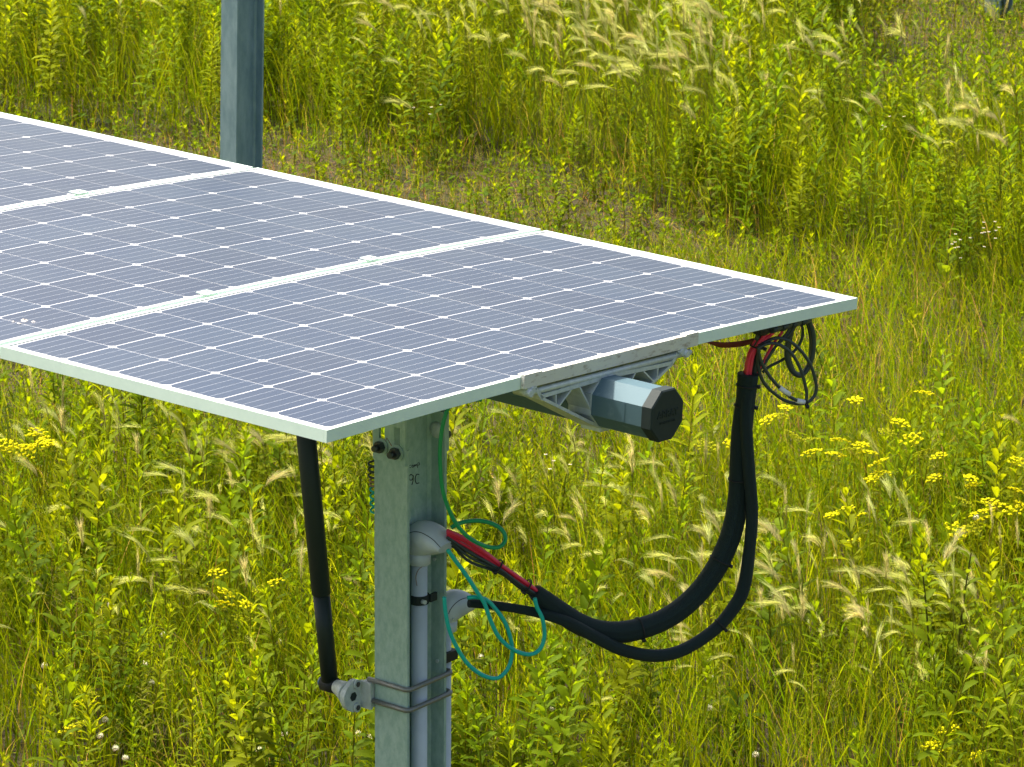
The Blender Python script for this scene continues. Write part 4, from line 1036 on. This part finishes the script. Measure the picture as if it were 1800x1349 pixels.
alexander([(1652, 804, .5, R_), (1645, 843, .47, R_)], 'two yellow umbels right of the fan shaped green umbel')
alexander([(1550, 838, .46, R_), (1535, 845, .46, R_), (1549, 820, .48, R_)], 'golden umbel clump low in the centre of the yellow flowers')
alexander([(1705, 842, .5, R_), (1712, 855, .48, R_), (1693, 885, .45, G_)], 'pair of umbels touching each other beside a pale foxtail plume')
alexander([(1740, 885, .48, R_), (1735, 915, .45, R_), (1752, 895, .45, R_), (1728, 908, .44, R_)], 'large golden clump of umbels at the right, above the leafy weeds')
alexander([(1788, 815, .5, R_), (1783, 865, .48, R_), (1793, 895, .45, R_), (1786, 903, .44, R_)], 'yellow umbels cut by the right edge of the photo')
alexander([(1463, 908, .42, R_), (1488, 900, .42, R_)], 'low pair of yellow umbels at the left side, under the cluster')
alexander([(1512, 911, .42, R_), (1503, 955, .38, R_)], 'low umbels under the cluster, right of the low pair')
alexander([(1680, 936, .4, R_), (1712, 930, .4, G_)], 'low umbel between the golden clump and the leafy weeds below it')
alexander([(1281, 781, .5, R_), (1238, 787, .5, G_)], 'faint yellow umbels between the end cap and the hanging loom')
alexander([(60, 768, .5, R_), (78, 776, .5, R_), (94, 788, .5, R_), (45, 790, .46, R_), (66, 762, .5, R_), (86, 782, .49, R_)], 'large golden umbel clump under the panel edge at the far left', 66)
alexander([(6, 786, .5, R_), (20, 792, .46, R_), (52, 796, .45, R_)], 'golden umbels cut by the left edge of the photo')
alexander([(382, 1012, .42, R_), (392, 1045, .38, R_), (310, 1041, .38, G_)], 'flat yellow umbels in the grass left of the damper')
alexander([(485, 1028, .42, R_), (460, 1036, .4, G_)], 'single yellow umbel close to the left of the damper')
alexander([(390, 1069, .38, R_), (430, 1065, .38, R_), (424, 1090, .36, G_)], 'three small yellow umbels in a row left of the damper foot')
alexander([(152, 1243, .25, R_), (152, 1222, .25, G_)], 'bright yellow flower head low at the bottom left')
alexander([(128, 1289, .2, R_), (140, 1275, .22, G_)], 'lowest yellow flower head at the bottom left')
alexander([(1672, 1285, .25, R_), (1705, 1275, .25, G_)], 'yellow flower head low at the bottom right, highest of its group')
alexander([(1660, 1325, .2, R_), (1642, 1314, .2, R_), (1721, 1331, .2, R_)], 'yellow flower heads at the bottom edge on the right')

# white clover heads
def clover(px, py, h, label, r=.012):
    p = at(px, py, (0, 0, h), (0, 0, 1)); t = Tpl(); t.stem([(0, 0, 0), (0.004, 0, h * .5), (0, 0, h - r)], .0012, .0009, (0.15, 0.18, .03))
    hd_ = Tpl()
    for k in range(44):
        z = 1 - 1.7 * (k + .5) / 44; a = k * 2.4; q = math.sqrt(max(0, 1 - z * z)); d = np.array([math.cos(a) * q, math.sin(a) * q, z]); c = np.array((0.88, 0.88, 0.76)) if z > -.2 else np.array((0.62, 0.52, 0.42))
        hd_.leaf(d * r * .35, d, r * .75, r * .3, c * rng.uniform(.85, 1.1), 0, .4, 2, .6)
    h = h + .03; p = at(px, py, (0, 0, h), (0, 0, 1)); root = thing('white_clover', (p[0], p[1], 0), label, 'flower', 'white clover heads in the grass')
    c = bpy.data.objects.new('stem', t.mesh('stem', fol)); c.parent = root; link(c)
    c = bpy.data.objects.new('flower_head', hd_.mesh('flower_head', petal)); c.parent = root; c.location = (0, 0, h); link(c)
for px, py, h, lb in ((185, 1266, .16, 'large white clover head at the bottom left, highest of the four'), (176, 1294, .14, 'white clover head just below the highest of the four'), (203, 1316, .12, 'white clover head in the lower part of the group of four'),
    (220, 1333, .10, 'pinkish white clover head at the bottom, lowest of the four'), (78, 1171, .18, 'white clover head far left under the foxtail plumes'), (254, 1168, .18, 'small white clover head in the dark grass left of centre'), (226, 1211, .17, 'small white clover head above the group of four'),
    (490, 1128, .2, 'white clover head close to the left of the damper'), (194, 1064, .22, 'tiny white clover head among the plumes on the left'), (266, 1201, .18, 'faint white clover head right of the group above the four'), (288, 1116, .2, 'pale clover head near a foxtail plume left of the damper'),
    (630, 1290, .14, 'white clover head just left of the post foot'), (652, 1297, .14, 'white clover head touching the left side of the post foot'), (817, 1332, .12, 'white clover head right of the post at the bottom edge'), (810, 1342, .1, 'clover head at the bottom edge right of the post'), (1021, 1337, .12, 'clover head at the bottom edge between the post and the centre'),
    (845, 1156, .2, 'pale clover head behind the lowest teal loop'), (1328, 1327, .12, 'clover head at the bottom edge below the cable loop'), (1252, 1193, .2, 'white clover head below the cable loop, near its lowest point'), (1247, 1245, .18, 'small clover head under the one below the loop'), (455, 1318, .12, 'brownish clover head at the bottom, left of the damper foot'),
    (500, 1290, .14, 'small pale clover head below the damper foot'), (1716, 910, .3, 'tiny white flower head between the golden umbels'), (972, 1246, .16, 'faint clover head right of the teal loops')):
    clover(px, py, h, lb)
# small white daisy fleabane
def fleabane(px, py, h, label, spread=30, nf=9):
    p = at(px, py, (0, 0, h), (0, 0, 1)); root = thing('daisy_fleabane', (p[0], p[1], 0), label, 'flower', 'small white daisies'); t = Tpl(); fl = []
    t.stem([(0, 0, 0), (0, 0, h * .75)], .0018, .0014, (0.15, 0.18, .03))
    for k in range(nf):
        e = np.array([rng.normal(0, .035), rng.normal(0, .03), h + rng.normal(0, .025)]); t.stem([(0, 0, h * .72), e * np.array([.6, .6, 1]) - [0, 0, .03], e], .0009, .0007, (0.16, 0.19, .03)); fl.append(e)
    c = bpy.data.objects.new('stem', t.mesh('stem', fol)); c.parent = root; link(c)
    for e in fl:
        f_ = Tpl()
        for k in range(12): a = k * .524; f_.leaf((0, 0, 0), (math.cos(a), math.sin(a), .25), .008, .0035, (0.8, 0.8, 0.74), .1, .1, 2)
        f_.blob((0, 0, .002), .0032, (0.65, 0.48, .03)); c = bpy.data.objects.new('flower', f_.mesh('flower', petal)); c.parent = root; c.location = Vector(e.tolist()); link(c)
fleabane(1742, 400, .5, 'bunch of small white daisies at the right edge of the meadow')
fleabane(1690, 428, .45, 'sparse white daisies left of the larger bunch at the right')
fleabane(868, 838, .42, 'small white daisies behind the green wire loop', nf=6)
fleabane(1560, 215, .5, 'tiny white daisies in the upper right weeds', nf=5)
fleabane(745, 190, .45, 'tiny white daisies in the upper middle weeds', nf=4)
fleabane(975, 812, .42, 'white daisies below the octagonal tube', nf=4)
